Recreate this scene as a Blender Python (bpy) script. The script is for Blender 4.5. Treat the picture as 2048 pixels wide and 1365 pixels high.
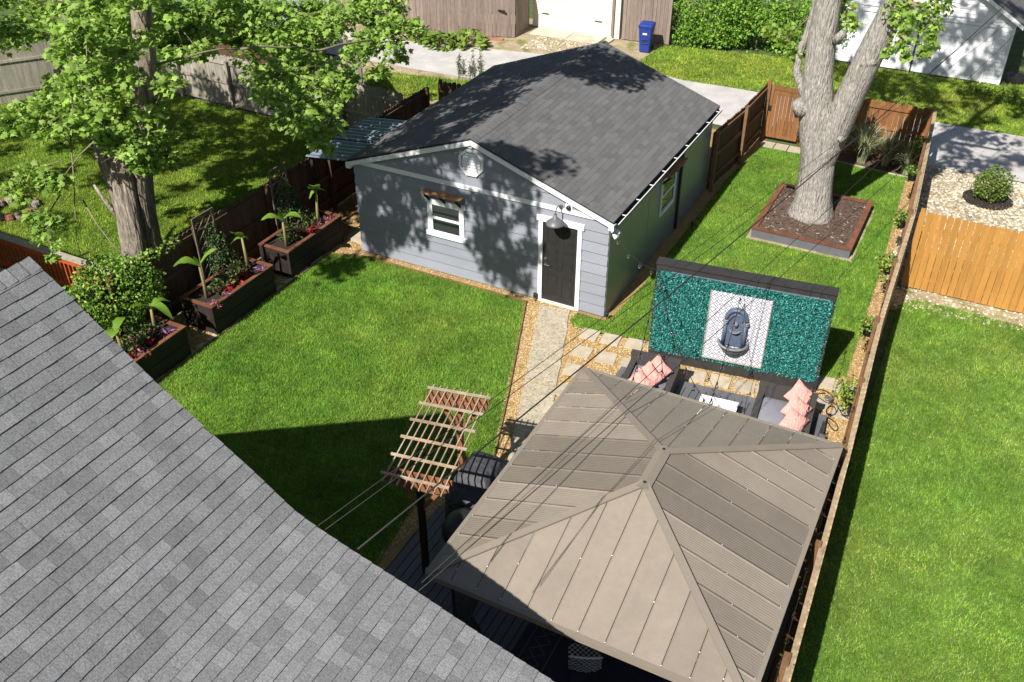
import bpy, math, random
import numpy as np
from mathutils import Vector, Matrix

for o in list(bpy.data.objects): bpy.data.objects.remove(o)
random.seed(7); rng = np.random.default_rng(11)
scene = bpy.context.scene
COL = scene.collection

# ------------------------------------------------------------------ camera
CAM = np.array([6.419, -16.891, 11.977]); YAW = math.radians(-27.42); PITCH = math.radians(35.157); FPX = 1907.6
cd = bpy.data.cameras.new('camera'); cam = bpy.data.objects.new('camera', cd); COL.objects.link(cam)
cam.location = CAM; cam.rotation_euler = (math.pi/2 - PITCH, 0, -YAW)
cd.sensor_width = 36; cd.lens = FPX/2048*36; cd.clip_end = 600; cd.clip_start = .1
scene.camera = cam

# ------------------------------------------------------------------ world, sun, exposure
SUN = Vector((0.13, 1.0, -1.0)).normalized()
w = bpy.data.worlds.new('World'); scene.world = w; w.use_nodes = True
nt = w.node_tree; bg = nt.nodes['Background']
sky = nt.nodes.new('ShaderNodeTexSky'); sky.sky_type = 'NISHITA'; sky.sun_disc = False
sky.sun_elevation = math.asin(-SUN.z); sky.sun_rotation = math.atan2(-SUN.x, -SUN.y)
nt.links.new(sky.outputs[0], bg.inputs[0]); bg.inputs[1].default_value = 0.05
sl = bpy.data.lights.new('sun', 'SUN'); sl.energy = 5.0; sl.angle = math.radians(.53); sl.color = (1, .955, .88)
so = bpy.data.objects.new('sun', sl); COL.objects.link(so); so.rotation_euler = SUN.to_track_quat('-Z', 'Y').to_euler(); so.location = (0, 0, 40)
scene.view_settings.view_transform = 'Standard'; scene.view_settings.look = 'None'
scene.view_settings.exposure = 0.75; scene.view_settings.gamma = 1
scene.render.engine = 'CYCLES'

# where a photograph pixel meets a height z / a plane y / a plane x (used to lay things out in metres)
_f = np.array([math.sin(YAW)*math.cos(PITCH), math.cos(YAW)*math.cos(PITCH), -math.sin(PITCH)])
_r = np.array([math.cos(YAW), -math.sin(YAW), 0]); _u = np.cross(_r, _f)
def _ray(px, py): return _r*(px-1024)/FPX - _u*(py-682.5)/FPX + _f
def at(px, py, z=0.0):
    d = _ray(px, py); return Vector(CAM + d*(z-CAM[2])/d[2])
def aty(px, py, y):
    d = _ray(px, py); return Vector(CAM + d*(y-CAM[1])/d[1])
def atx(px, py, x):
    d = _ray(px, py); return Vector(CAM + d*(x-CAM[0])/d[0])

# ------------------------------------------------------------------ materials
MATS = {}
def mat(name, base, rough=.75, var=0, noise=None, noise2=None, bump=None, spec=.3, metal=0, attr=False, stretch=(1, 1, 1), tint=None, trans=0, wave=None):
    m = bpy.data.materials.new(name); m.use_nodes = True; MATS[name] = m
    t = m.node_tree; N = t.nodes; L = t.links; b = N['Principled BSDF']
    b.inputs['Roughness'].default_value = rough; b.inputs['Metallic'].default_value = metal
    b.inputs['Specular IOR Level'].default_value = spec
    geo = N.new('ShaderNodeNewGeometry'); mp = N.new('ShaderNodeMapping'); mp.inputs['Scale'].default_value = stretch
    L.new(geo.outputs['Position'], mp.inputs['Vector'])
    rgb = N.new('ShaderNodeRGB'); rgb.outputs[0].default_value = (*base, 1); cur = rgb.outputs[0]
    def mul(fac_out, lo, hi, c, col=None):
        mr = N.new('ShaderNodeMapRange'); mr.inputs[3].default_value = lo; mr.inputs[4].default_value = hi
        L.new(fac_out, mr.inputs[0])
        mx = N.new('ShaderNodeMix'); mx.data_type = 'RGBA'; mx.blend_type = 'MULTIPLY'; mx.inputs[0].default_value = 1
        L.new(c, mx.inputs[6]); L.new(mr.outputs[0], mx.inputs[7]); return mx.outputs[2]
    if tint:   # second real colour mixed in by large patches: (colour, scale, sharpness lo, hi)
        nz = N.new('ShaderNodeTexNoise'); nz.inputs['Scale'].default_value = tint[1]; nz.inputs['Detail'].default_value = 6
        L.new(mp.outputs[0], nz.inputs['Vector'])
        mr = N.new('ShaderNodeMapRange'); mr.inputs[1].default_value = tint[2]; mr.inputs[2].default_value = tint[3]
        L.new(nz.outputs[0], mr.inputs[0])
        mx = N.new('ShaderNodeMix'); mx.data_type = 'RGBA'; L.new(mr.outputs[0], mx.inputs[0]); L.new(cur, mx.inputs[6]); mx.inputs[7].default_value = (*tint[0], 1); cur = mx.outputs[2]
    for nn in (noise, noise2):
        if nn:
            nz = N.new('ShaderNodeTexNoise'); nz.inputs['Scale'].default_value = nn[0]; nz.inputs['Detail'].default_value = 5; nz.inputs['Roughness'].default_value = .65
            L.new(mp.outputs[0], nz.inputs['Vector']); 
            mr = N.new('ShaderNodeMapRange'); mr.inputs[1].default_value = .3; mr.inputs[2].default_value = .7; L.new(nz.outputs[0], mr.inputs[0])
            cur = mul(mr.outputs[0], 1-nn[1], 1+nn[1], cur)
    if var:
        oi = N.new('ShaderNodeObjectInfo'); cur = mul(oi.outputs['Random'], 1-var, 1+var, cur)
    if attr:
        a = N.new('ShaderNodeAttribute'); a.attribute_name = 'Col'
        mx = N.new('ShaderNodeMix'); mx.data_type = 'RGBA'; mx.blend_type = 'MULTIPLY'; mx.inputs[0].default_value = 1
        L.new(cur, mx.inputs[6]); L.new(a.outputs['Color'], mx.inputs[7]); cur = mx.outputs[2]
    L.new(cur, b.inputs['Base Color'])
    if bump:
        nz = N.new('ShaderNodeTexNoise'); nz.inputs['Scale'].default_value = bump[0]; nz.inputs['Detail'].default_value = 6
        L.new(mp.outputs[0], nz.inputs['Vector'])
        bp = N.new('ShaderNodeBump'); bp.inputs['Strength'].default_value = bump[1]; bp.inputs['Distance'].default_value = bump[2] if len(bump) > 2 else .01
        L.new(nz.outputs[0], bp.inputs['Height']); L.new(bp.outputs[0], b.inputs['Normal'])
    if trans:
        tr = N.new('ShaderNodeBsdfTranslucent'); L.new(cur, tr.inputs[0]); mxs = N.new('ShaderNodeMixShader'); mxs.inputs[0].default_value = trans
        L.new(b.outputs[0], mxs.inputs[1]); L.new(tr.outputs[0], mxs.inputs[2]); L.new(mxs.outputs[0], N['Material Output'].inputs[0])
    return m
def glass(name, tint, alpha):
    m = bpy.data.materials.new(name); m.use_nodes = True; N = m.node_tree.nodes; L = m.node_tree.links
    tr = N.new('ShaderNodeBsdfTransparent'); tr.inputs[0].default_value = (*tint, 1); gl = N.new('ShaderNodeBsdfGlossy'); gl.inputs['Roughness'].default_value = .03
    lw = N.new('ShaderNodeFresnel'); lw.inputs[0].default_value = 1.6
    mx = N.new('ShaderNodeMixShader'); L.new(lw.outputs[0], mx.inputs[0]); L.new(tr.outputs[0], mx.inputs[1]); L.new(gl.outputs[0], mx.inputs[2]); L.new(mx.outputs[0], N['Material Output'].inputs[0])
    return m

M = {}
M['earth'] = mat('earth', (.07, .10, .03), .95, noise=(3, .35), bump=(30, .5))
M['turf'] = mat('turf_soil', (.09, .15, .022), .95, noise=(2.2, .3), noise2=(40, .4), bump=(60, .6))
M['grass'] = mat('grass_blade', (1, 1, 1), .6, attr=True, spec=.2, trans=.3, noise=(1.6, .10), noise2=(10, .12))
M['tan_bed'] = mat('tan_gravel_bed', (.31, .20, .085), .9, noise=(45, .5), noise2=(3, .18), bump=(70, .8, .02))
M['stone'] = mat('gravel_stone', (1, 1, 1), .75, attr=True)
M['white_bed'] = mat('river_gravel_bed', (.31, .26, .18), .9, noise=(25, .5), noise2=(2, .2), bump=(30, .9, .03))
M['alley'] = mat('alley_gravel', (.44, .42, .405), .95, noise=(55, .35), noise2=(1.1, .18), bump=(80, .7, .015))
M['dirt'] = mat('sandy_dirt', (.33, .27, .175), .95, noise=(14, .35), noise2=(1.5, .25), bump=(40, .7, .02), tint=((.16, .17, .05), 1.6, .5, .64))
M['concrete'] = mat('old_concrete', (.40, .35, .265), .9, noise=(48, .45), noise2=(4, .16), bump=(60, .6, .01), tint=((.27, .23, .155), 16, .5, .62))
M['slab'] = mat('concrete_slab', (.47, .42, .34), .9, noise=(30, .2), noise2=(2.5, .2), bump=(50, .3), var=.1)
M['paver'] = mat('paver_concrete', (.39, .335, .255), .9, noise=(40, .16), noise2=(6, .16), bump=(60, .3), var=.12)
M['mulch'] = mat('mulch', (.105, .07, .052), .95, noise=(30, .5), noise2=(3, .2), bump=(50, .9, .03))
M['soil'] = mat('potting_soil', (.03, .022, .018), .95, noise=(40, .4), bump=(50, .8, .03))
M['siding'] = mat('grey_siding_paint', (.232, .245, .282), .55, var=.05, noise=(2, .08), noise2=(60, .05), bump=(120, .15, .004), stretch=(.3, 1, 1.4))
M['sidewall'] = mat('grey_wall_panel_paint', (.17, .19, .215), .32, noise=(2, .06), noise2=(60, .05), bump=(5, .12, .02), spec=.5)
M['white'] = mat('white_trim_paint', (.74, .75, .76), .5, noise=(4, .05), noise2=(40, .05))
M['vinyl'] = mat('cream_vinyl', (.66, .62, .52), .5, noise=(3, .06), var=.02)
M['whitewall'] = mat('white_garage_paint', (.70, .71, .74), .6, noise=(3, .07), noise2=(30, .05), var=.03)
M['black_paint'] = mat('black_paint', (.034, .032, .032), .5, noise=(5, .15), noise2=(60, .1))
M['black_door'] = mat('black_door_paint', (.024, .023, .023), .42, noise=(6, .2), noise2=(60, .15))
M['black_metal'] = mat('black_metal', (.018, .018, .02), .4, spec=.5)
M['lamp_metal'] = mat('lamp_metal', (.11, .11, .12), .45, spec=.5)
M['shingle_light'] = mat('grey_roof_shingle', (.178, .180, .186), .95, attr=True, noise=(62, .46), noise2=(7, .09), bump=(200, .7, .004), spec=.1)
M['shingle_dark'] = mat('charcoal_roof_shingle', (.122, .120, .122), .95, attr=True, noise=(70, .32), noise2=(1.2, .06), bump=(200, .6, .004), spec=.1)
M['felt'] = mat('roof_felt', (.03, .03, .03), .95)
M['taupe'] = mat('taupe_metal_panel', (.232, .196, .158), .42, attr=True, noise=(1.4, .08), noise2=(9, .05), spec=.5)
M['taupe_cap'] = mat('taupe_metal_cap', (.212, .18, .145), .5, noise=(3, .05), spec=.45)
M['screw'] = mat('pale_screw', (.75, .72, .65), .35, metal=.4)
M['deck'] = mat('grey_deck_paint', (.105, .108, .12), .6, var=.06, noise=(5, .12), noise2=(50, .1), stretch=(1, .3, 1))
M['fence_dark'] = mat('dark_brown_stain', (.095, .054, .033), .8, var=.22, noise=(9, .28), noise2=(60, .2), stretch=(1, 1, .12), bump=(30, .4))
M['fence_warm'] = mat('warm_brown_stain', (.205, .09, .032), .7, var=.16, noise=(9, .25), noise2=(60, .18), stretch=(1, 1, .12), bump=(30, .3))
M['fence_orange'] = mat('orange_stain', (.36, .178, .042), .65, var=.10, noise=(8, .16), noise2=(60, .12), stretch=(1, 1, .12), bump=(30, .3))
M['fence_grey'] = mat('weathered_grey_wood', (.27, .245, .20), .9, var=.16, noise=(9, .25), noise2=(60, .2), stretch=(1, 1, .12), bump=(30, .4))
M['fence_tan'] = mat('weathered_tan_wood', (.30, .225, .14), .9, var=.14, noise=(10, .3), noise2=(70, .2), stretch=(1, 1, .3), bump=(30, .4))
M['fence_far'] = mat('brown_grey_wood', (.215, .165, .14), .9, var=.12, noise=(8, .25), noise2=(50, .2), stretch=(1, 1, .1), bump=(30, .4))
M['rail_brown'] = mat('rail_brown_stain', (.175, .092, .046), .75, var=.12, noise=(9, .3), noise2=(60, .2), stretch=(1, .15, 1), bump=(30, .3))
M['pergola'] = mat('pergola_wood', (.30, .215, .145), .8, var=.12, noise=(9, .3), noise2=(60, .2), stretch=(.5, .3, 1), tint=((.37, .31, .25), 5, .42, .62))
M['pergola_dark'] = mat('pergola_brown_stain', (.23, .095, .042), .7, var=.1, noise=(9, .25), noise2=(60, .2))
M['redwood'] = mat('red_stain', (.33, .062, .018), .6, var=.08, noise=(9, .2), noise2=(50, .15))
M['plank_dark'] = mat('dark_planter_plank', (.024, .018, .015), .7, var=.2, noise=(8, .3), noise2=(50, .2), stretch=(1, .2, 1))
M['trellis_wood'] = mat('dark_trellis_wood', (.14, .11, .085), .8, noise=(20, .3))
M['awning_wood'] = mat('warm_awning_wood', (.36, .19, .095), .75, var=.15, noise=(14, .3), stretch=(.4, 1, 1))
M['rim'] = mat('planter_rim_wood', (.15, .062, .036), .6, var=.12, noise=(8, .3), noise2=(50, .2), stretch=(.4, .4, 1))
M['bark_grey'] = mat('grey_bark', (.315, .29, .262), .95, noise=(24, .42), noise2=(60, .32), stretch=(1, 1, .17), bump=(26, 1.0, .10))
M['bark_brown'] = mat('brown_bark', (.25, .212, .17), .95, noise=(9, .5), noise2=(34, .45), stretch=(1, 1, .16), bump=(12, 1.0, .12))
M['twig'] = mat('twig_bark', (.20, .16, .11), .9, noise=(20, .2))
M['leaf'] = mat('maple_leaf', (1, 1, 1), .55, attr=True, trans=.42, spec=.25)
M['leaf_thick'] = mat('shrub_leaf', (1, 1, 1), .5, attr=True, trans=.22, spec=.3)
M['banana'] = mat('banana_leaf', (.20, .36, .045), .5, var=.15, trans=.45, noise=(20, .15), spec=.3)
M['banana_stem'] = mat('banana_stem', (.24, .20, .09), .7, noise=(15, .3), stretch=(1, 1, .2))
M['petal'] = mat('coloured_leaf', (1, 1, 1), .55, attr=True, trans=.3)
M['bin_blue'] = mat('blue_bin_plastic', (.014, .038, .22), .45, noise=(6, .12), spec=.4)
M['hedge_panel'] = mat('teal_faux_hedge', (1, 1, 1), .5, attr=True, spec=.28)
M['hedge_back'] = mat('teal_backing', (.012, .075, .062), .8, noise=(40, .3))
M['iron_blue'] = mat('blue_grey_cast_stone', (.075, .10, .15), .5, noise=(20, .25), bump=(50, .3), spec=.5)
M['iron_worn'] = mat('worn_cast_stone', (.18, .18, .19), .6, noise=(20, .25), bump=(50, .3))
M['wicker'] = mat('charcoal_wicker', (.055, .05, .05), .65, noise=(90, .5), bump=(110, .8, .01))
M['cushion'] = mat('grey_cushion', (.185, .185, .215), .95, noise=(150, .2), noise2=(5, .08))
M['pink'] = mat('pink_cotton', (.60, .275, .24), .9, noise=(12, .12), noise2=(90, .08), stretch=(2.5, .8, 1), tint=((.66, .36, .32), 22, .5, .6), bump=(7, .9, .05))
M['white_table'] = mat('white_painted_metal', (.78, .78, .77), .4)
M['cable'] = mat('black_cable', (.022, .021, .02), .7)
M['cable_grey'] = mat('grey_twisted_cable', (.10, .10, .10), .6)
M['bulb'] = glass('bulb_glass', (.95, .95, .95), 1)
M['glass'] = glass('window_glass', (.95, .97, .98), 1)
M['blind'] = mat('white_blind', (.72, .70, .68), .7)
M['dark_in'] = mat('dark_interior', (.02, .022, .025), .9)
M['cover'] = mat('grill_cover_cloth', (.05, .052, .06), .6, noise=(6, .2), bump=(5, .9, .10), spec=.4)
M['rug'] = mat('navy_rug', (.028, .03, .045), .95, noise=(60, .3))
M['rug_line'] = mat('rug_pale_line', (.10, .10, .13), .95)
M['galv'] = mat('galvanised_sheet', (.24, .29, .38), .35, metal=.5, noise=(5, .1))
M['brick_red'] = mat('flat_red_stone', (.33, .14, .09), .9, noise=(15, .2))
M['chrome'] = mat('satin_metal', (.5, .5, .5), .3, metal=.9)
M['plastic_white'] = mat('white_plastic', (.75, .75, .74), .4)

# white patio tile with a small dark lattice print
def tile_mat():
    m = mat('patterned_white_tile', (.62, .62, .645), .3, noise=(8, .03)); t = m.node_tree; N = t.nodes; L = t.links; b = N['Principled BSDF']
    tc = N.new('ShaderNodeTexCoord'); src = b.inputs['Base Color'].links[0].from_socket
    cur = None
    def node(op, a, bb=None, v=None):
        n = N.new('ShaderNodeMath'); n.operation = op; L.new(a, n.inputs[0])
        if bb is not None: L.new(bb, n.inputs[1])
        elif v is not None: n.inputs[1].default_value = v
        return n.outputs[0]
    sp = N.new('ShaderNodeSeparateXYZ'); L.new(tc.outputs['Object'], sp.inputs[0])
    k = 1/.12
    fx = node('PINGPONG', node('MULTIPLY', sp.outputs[0], v=k), v=.5); fz = node('PINGPONG', node('MULTIPLY', sp.outputs[2], v=k), v=.5)
    s = node('ADD', fx, fz); d = node('ABSOLUTE', node('SUBTRACT', s, v=.5)); ring = node('LESS_THAN', d, v=.085)
    dx = node('ABSOLUTE', node('SUBTRACT', fx, v=.25)); dz = node('ABSOLUTE', node('SUBTRACT', fz, v=.25))
    cr = node('LESS_THAN', node('MAXIMUM', dx, dz), v=.10)
    c2 = node('LESS_THAN', node('MAXIMUM', fx, fz), v=.12)
    f = node('MAXIMUM', node('MAXIMUM', ring, cr), c2)
    mx = N.new('ShaderNodeMix'); mx.data_type = 'RGBA'; L.new(f, mx.inputs[0]); L.new(src, mx.inputs[6]); mx.inputs[7].default_value = (.20, .20, .26, 1)
    L.new(mx.outputs[2], b.inputs['Base Color']); return m
M['tile'] = tile_mat()

# ------------------------------------------------------------------ mesh helpers
class MB:
    def __init__(s): s.v = []; s.f = []; s.c = []; s.col = (1, 1, 1)
    def add(s, vs, fs):
        n = len(s.v); s.v += [tuple(p) for p in vs]; s.f += [tuple(i+n for i in q) for q in fs]; s.c += [s.col]*len(vs); return s
    def box(s, x0, x1, y0, y1, z0, z1):
        return s.add([(x0, y0, z0), (x1, y0, z0), (x1, y1, z0), (x0, y1, z0), (x0, y0, z1), (x1, y0, z1), (x1, y1, z1), (x0, y1, z1)],
                     [(0, 3, 2, 1), (4, 5, 6, 7), (0, 1, 5, 4), (1, 2, 6, 5), (2, 3, 7, 6), (3, 0, 4, 7)])
    def obox(s, c, size, mtx):
        hx, hy, hz = [q/2 for q in size]; c = Vector(c)
        vs = [c + mtx @ Vector((a*hx, b*hy, d*hz)) for d in (-1, 1) for a, b in ((-1, -1), (1, -1), (1, 1), (-1, 1))]
        return s.add(vs, [(0, 3, 2, 1), (4, 5, 6, 7), (0, 1, 5, 4), (1, 2, 6, 5), (2, 3, 7, 6), (3, 0, 4, 7)])
    def beam(s, p, q, wd, ht, up=(0, 0, 1)):
        p = Vector(p); q = Vector(q); d = (q-p); L = d.length; d.normalize(); up = Vector(up)
        sd = d.cross(up); 
        if sd.length < 1e-4: sd = d.cross(Vector((0, 1, 0)))
        sd.normalize(); u2 = sd.cross(d)
        m = Matrix((sd, d, u2)).transposed(); return s.obox((p+q)/2, (wd, L, ht), m)
    def prism(s, poly, z0, z1):
        n = len(poly); vs = [(x, y, z0) for x, y in poly] + [(x, y, z1) for x, y in poly]
        return s.add(vs, [tuple(range(n-1, -1, -1)), tuple(range(n, 2*n))] + [(i, (i+1) % n, n+(i+1) % n, n+i) for i in range(n)])
    def extr(s, pts, off):   # any planar polygon (3D) extruded by a vector
        n = len(pts); off = Vector(off); vs = [Vector(p) for p in pts]; vs += [p+off for p in vs]
        return s.add(vs, [tuple(range(n-1, -1, -1)), tuple(range(n, 2*n))] + [(i, (i+1) % n, n+(i+1) % n, n+i) for i in range(n)])
    def tube(s, pts, rad, n=6, cap=True, rf=None):
        pts = [Vector(p) for p in pts]; k = len(pts); rad = rad if hasattr(rad, '__len__') else [rad]*k
        vs = []; ref = None
        for i, p in enumerate(pts):
            d = (pts[min(i+1, k-1)] - pts[max(i-1, 0)]).normalized()
            if ref is None: ref = d.cross(Vector((.13, 1, .07)) if abs(d.y) < .9 else Vector((1, 0, 0))).normalized()
            ref = (ref - d*ref.dot(d)).normalized(); b = d.cross(ref)
            for j in range(n):
                a = 2*math.pi*j/n; r = rad[i]*(rf(a, i/(k-1), p) if rf else 1)
                vs.append(p + (ref*math.cos(a) + b*math.sin(a))*r)
        fs = [(i*n+j, i*n+(j+1) % n, (i+1)*n+(j+1) % n, (i+1)*n+j) for i in range(k-1) for j in range(n)]
        if cap: fs += [tuple(range(n-1, -1, -1)), tuple(range((k-1)*n, k*n))]
        return s.add(vs, fs)
    def lathe(s, prof, n=20, c=(0, 0, 0), sx=1, sy=1):
        vs = [(c[0]+r*math.cos(2*math.pi*j/n)*sx, c[1]+r*math.sin(2*math.pi*j/n)*sy, c[2]+z) for r, z in prof for j in range(n)]
        k = len(prof); fs = [(i*n+j, i*n+(j+1) % n, (i+1)*n+(j+1) % n, (i+1)*n+j) for i in range(k-1) for j in range(n)]
        fs += [tuple(range(n-1, -1, -1)), tuple(range((k-1)*n, k*n))]; return s.add(vs, fs)
    def mesh(s, name, m):
        me = bpy.data.meshes.new(name); me.from_pydata(s.v, [], s.f); me.materials.append(m)
        if any(c != (1, 1, 1) for c in s.c) or m.name in ATTR_MATS:
            a = me.color_attributes.new('Col', 'FLOAT_COLOR', 'POINT'); a.data.foreach_set('color', np.array([(*c, 1) for c in s.c], dtype=np.float32).ravel())
        me.update(); return me
    def build(s, name, m, parent=None, smooth=False):
        me = s.mesh(name, m)
        if smooth: me.polygons.foreach_set('use_smooth', [True]*len(me.polygons))
        o = bpy.data.objects.new(name, me); COL.objects.link(o)
        if parent: setp(o, parent)
        return o
ATTR_MATS = {'grass_blade', 'gravel_stone', 'grey_roof_shingle', 'charcoal_roof_shingle', 'taupe_metal_panel', 'maple_leaf', 'shrub_leaf', 'coloured_leaf', 'teal_faux_hedge'}
def rootloc(o):
    v = Vector(o.location)
    while o.parent: o = o.parent; v = Vector(o.location) if o.type == 'EMPTY' else v
    return v
def worldm(o):
    return (worldm(o.parent) @ o.matrix_parent_inverse @ o.matrix_basis) if o.parent else o.matrix_basis.copy()
def setp(o, parent): o.parent = parent; o.matrix_parent_inverse = worldm(parent).inverted()
def piece(me, name, parent, m):   # one more object on shared mesh data, m = its world matrix
    o = bpy.data.objects.new(name, me); COL.objects.link(o); o.matrix_basis = m; setp(o, parent); return o
def tag(o, label, cat, group=None):
    o['label'] = label; o['category'] = cat
    if group: o['group'] = group
    return o
def empty(name, loc, label=None, cat=None, group=None):
    o = bpy.data.objects.new(name, None); COL.objects.link(o); o.location = loc; o.empty_display_size = .2
    if label: tag(o, label, cat, group)
    return o
def struct(o): o['kind'] = 'structure'; return o
def stuff(o): o['kind'] = 'stuff'; return o
def sheet(name, poly, z, m):
    mb = MB(); mb.add([(x, y, z) for x, y in poly], [tuple(range(len(poly)))]); o = mb.build(name, m)
    if o.data.polygons[0].normal.z < 0: o.data.flip_normals()
    return struct(o)
def fast(name, V, T, Cv, m, parent=None, smooth=False):
    me = bpy.data.meshes.new(name); nv = len(V); ntri = len(T)
    me.vertices.add(nv); me.vertices.foreach_set('co', np.asarray(V, np.float32).ravel())
    me.loops.add(ntri*3); me.loops.foreach_set('vertex_index', np.asarray(T, np.int32).ravel())
    me.polygons.add(ntri); me.polygons.foreach_set('loop_start', np.arange(0, ntri*3, 3, dtype=np.int32))
    if smooth: me.polygons.foreach_set('use_smooth', np.ones(ntri, bool))
    me.update(calc_edges=True); me.materials.append(m)
    a = me.color_attributes.new('Col', 'FLOAT_COLOR', 'POINT'); a.data.foreach_set('color', np.c_[Cv, np.ones(nv)].astype(np.float32).ravel())
    o = bpy.data.objects.new(name, me); COL.objects.link(o)
    if parent: setp(o, parent)
    return o
def scat(tv, tt, pos, A, cols):   # template verts (k,3), tris, positions (n,3), frames (n,3,3) rows = local axes in world, colours (n,3)
    tv = np.asarray(tv, float); tt = np.asarray(tt); n = len(pos); k = len(tv)
    V = np.einsum('ki,nij->nkj', tv, A) + pos[:, None, :]
    T = (tt[None] + (np.arange(n)*k)[:, None, None]).reshape(-1, 3)
    return V.reshape(-1, 3), T, np.repeat(cols, k, 0)
def frames(n, up_bias, size, droop=None):
    nrm = rng.normal(size=(n, 3)); nrm /= np.linalg.norm(nrm, axis=1)[:, None]; nrm += np.array([0, 0, up_bias]); nrm /= np.linalg.norm(nrm, axis=1)[:, None]
    t = rng.normal(size=(n, 3)) + (np.array([0, 0, -droop]) if droop else 0); t -= nrm*(t*nrm).sum(1)[:, None]; t /= np.linalg.norm(t, axis=1)[:, None]
    b = np.cross(t, nrm)
    return np.stack([b, t, nrm], 1)*np.asarray(size).reshape(-1, 1, 1)
MAPLE_O = [(0, 0), (.22, -.06), (.42, .10), (.34, .28), (.56, .52), (.26, .58), (.18, .72), (0, 1.02), (-.18, .72), (-.26, .58), (-.56, .52), (-.34, .28), (-.42, .10), (-.22, -.06)]
MAPLE_V = [(0, .35, .05)] + [(x, y, -.10*abs(x)-.12*max(0, y-.5)) for x, y in MAPLE_O]
MAPLE_T = [(0, i+1, (i+1) % 14+1) for i in range(14)]
OVAL_V = [(0, 0, 0), (.28, .3, -.05), (.24, .65, -.05), (0, 1, -.12), (-.24, .65, -.05), (-.28, .3, -.05), (0, .5, .06)]
OVAL_T = [(6, i, (i+1) % 6) for i in range(6)]
def pal(n, cols, jitter=.18):
    c = np.asarray(cols)[rng.integers(0, len(cols), n)]; return c*(1+rng.normal(size=(n, 1))*jitter).clip(.4, 1.8)
def in_poly(P, poly):
    x, y = P[:, 0], P[:, 1]; ins = np.zeros(len(P), bool); n = len(poly); j = n-1
    for i in range(n):
        xi, yi = poly[i]; xj, yj = poly[j]
        ins ^= ((yi > y) != (yj > y)) & (x < (xj-xi)*(y-yi)/(yj-yi+1e-12)+xi); j = i
    return ins
def sample_poly(poly, density, holes=()):
    p = np.array(poly); lo, hi = p.min(0), p.max(0); n = int((hi-lo).prod()*density)
    q = rng.uniform(lo, hi, (n, 2)); k = in_poly(q, poly)
    for h in holes: k &= ~in_poly(q, h)
    return q[k]

# ================================================================== ground
sheet('ground', [(-160, -160), (160, -160), (160, 160), (-160, 160)], -.03, M['earth'])
LAWN_BACK = [(-7.22, -11.3), (-7.22, -5.3), (-7.24, -3.5), (-7.2, -.55), (-6.3, -.27), (-1.86, -.27), (-1.25, -1.8), (-.72, -3.25), (.07, -5.45), (-.02, -5.72), (-.3, -6.0), (-.62, -7.0), (-.45, -8.3), (-.3, -11.3)]
LAWN_SIDE = [(-.62, -.18), (-.62, -.5), (-.47, -.7), (.02, -.66), (1.3, -.39), (1.5, -.55), (4.6, -.2), (5.1, .03), (5.32, .3), (5.2, 4.5), (4.9, 10.7), (3.3, 10.85), (.6, 10.85), (.34, 8), (.3, 1.8), (.16, -.02), (0, -.16)]
LAWN_RIGHT = [(5.95, -4), (5.85, 3.6), (6.1, 3.95), (7.0, 4.02), (8.4, 3.92), (13, 4.1), (22, 4.2), (22, -24), (6.8, -24), (6.3, -13)]
LAWN_LEFT = [(-8.75, -4.9), (-8.85, 5.7), (-20.3, 5.9), (-26, -1), (-26, -4.9)]
LAWN_FAR = [(-5.6, 15.9), (-3.5, 15.3), (-.7, 15.45), (5.3, 15.4), (14, 15.6), (14, 21.5), (6.9, 20.3), (6.9, 19.9), (.5, 19.7), (-5.4, 18.6)]
LAWN_VERGE = [(-16, 9.6), (-13, 11.2), (-9.0, 11.9), (-6.5, 11.9), (-6.5, 10.7), (-9.4, 10.3), (-11.5, 8.8), (-13, 7.2), (-16, 7.0)]
def visible(q, margin):
    d = np.c_[q, np.zeros(len(q))]-CAM; zz = d@_f; x = (d@_r)/zz*FPX/1024; y = (d@_u)/zz*FPX/682.5
    return (zz > 0) & (abs(x) < 1+margin) & (abs(y) < 1+margin)
G1 = [(.165, .29, .036), (.205, .34, .045), (.12, .24, .026), (.26, .38, .085), (.20, .30, .05)]
G2 = [(.23, .30, .034), (.28, .34, .045), (.18, .27, .03), (.34, .38, .09)]
def vnoise(q, cell):
    g = rng.uniform(-1, 1, (220, 220)); p = q/cell; i = np.floor(p).astype(int); f = p-i; f = f*f*(3-2*f); i %= 220; j = (i+1) % 220
    return (g[i[:, 0], i[:, 1]]*(1-f[:, 0])+g[j[:, 0], i[:, 1]]*f[:, 0])*(1-f[:, 1])+(g[i[:, 0], j[:, 1]]*(1-f[:, 0])+g[j[:, 0], j[:, 1]]*f[:, 0])*f[:, 1]
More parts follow.
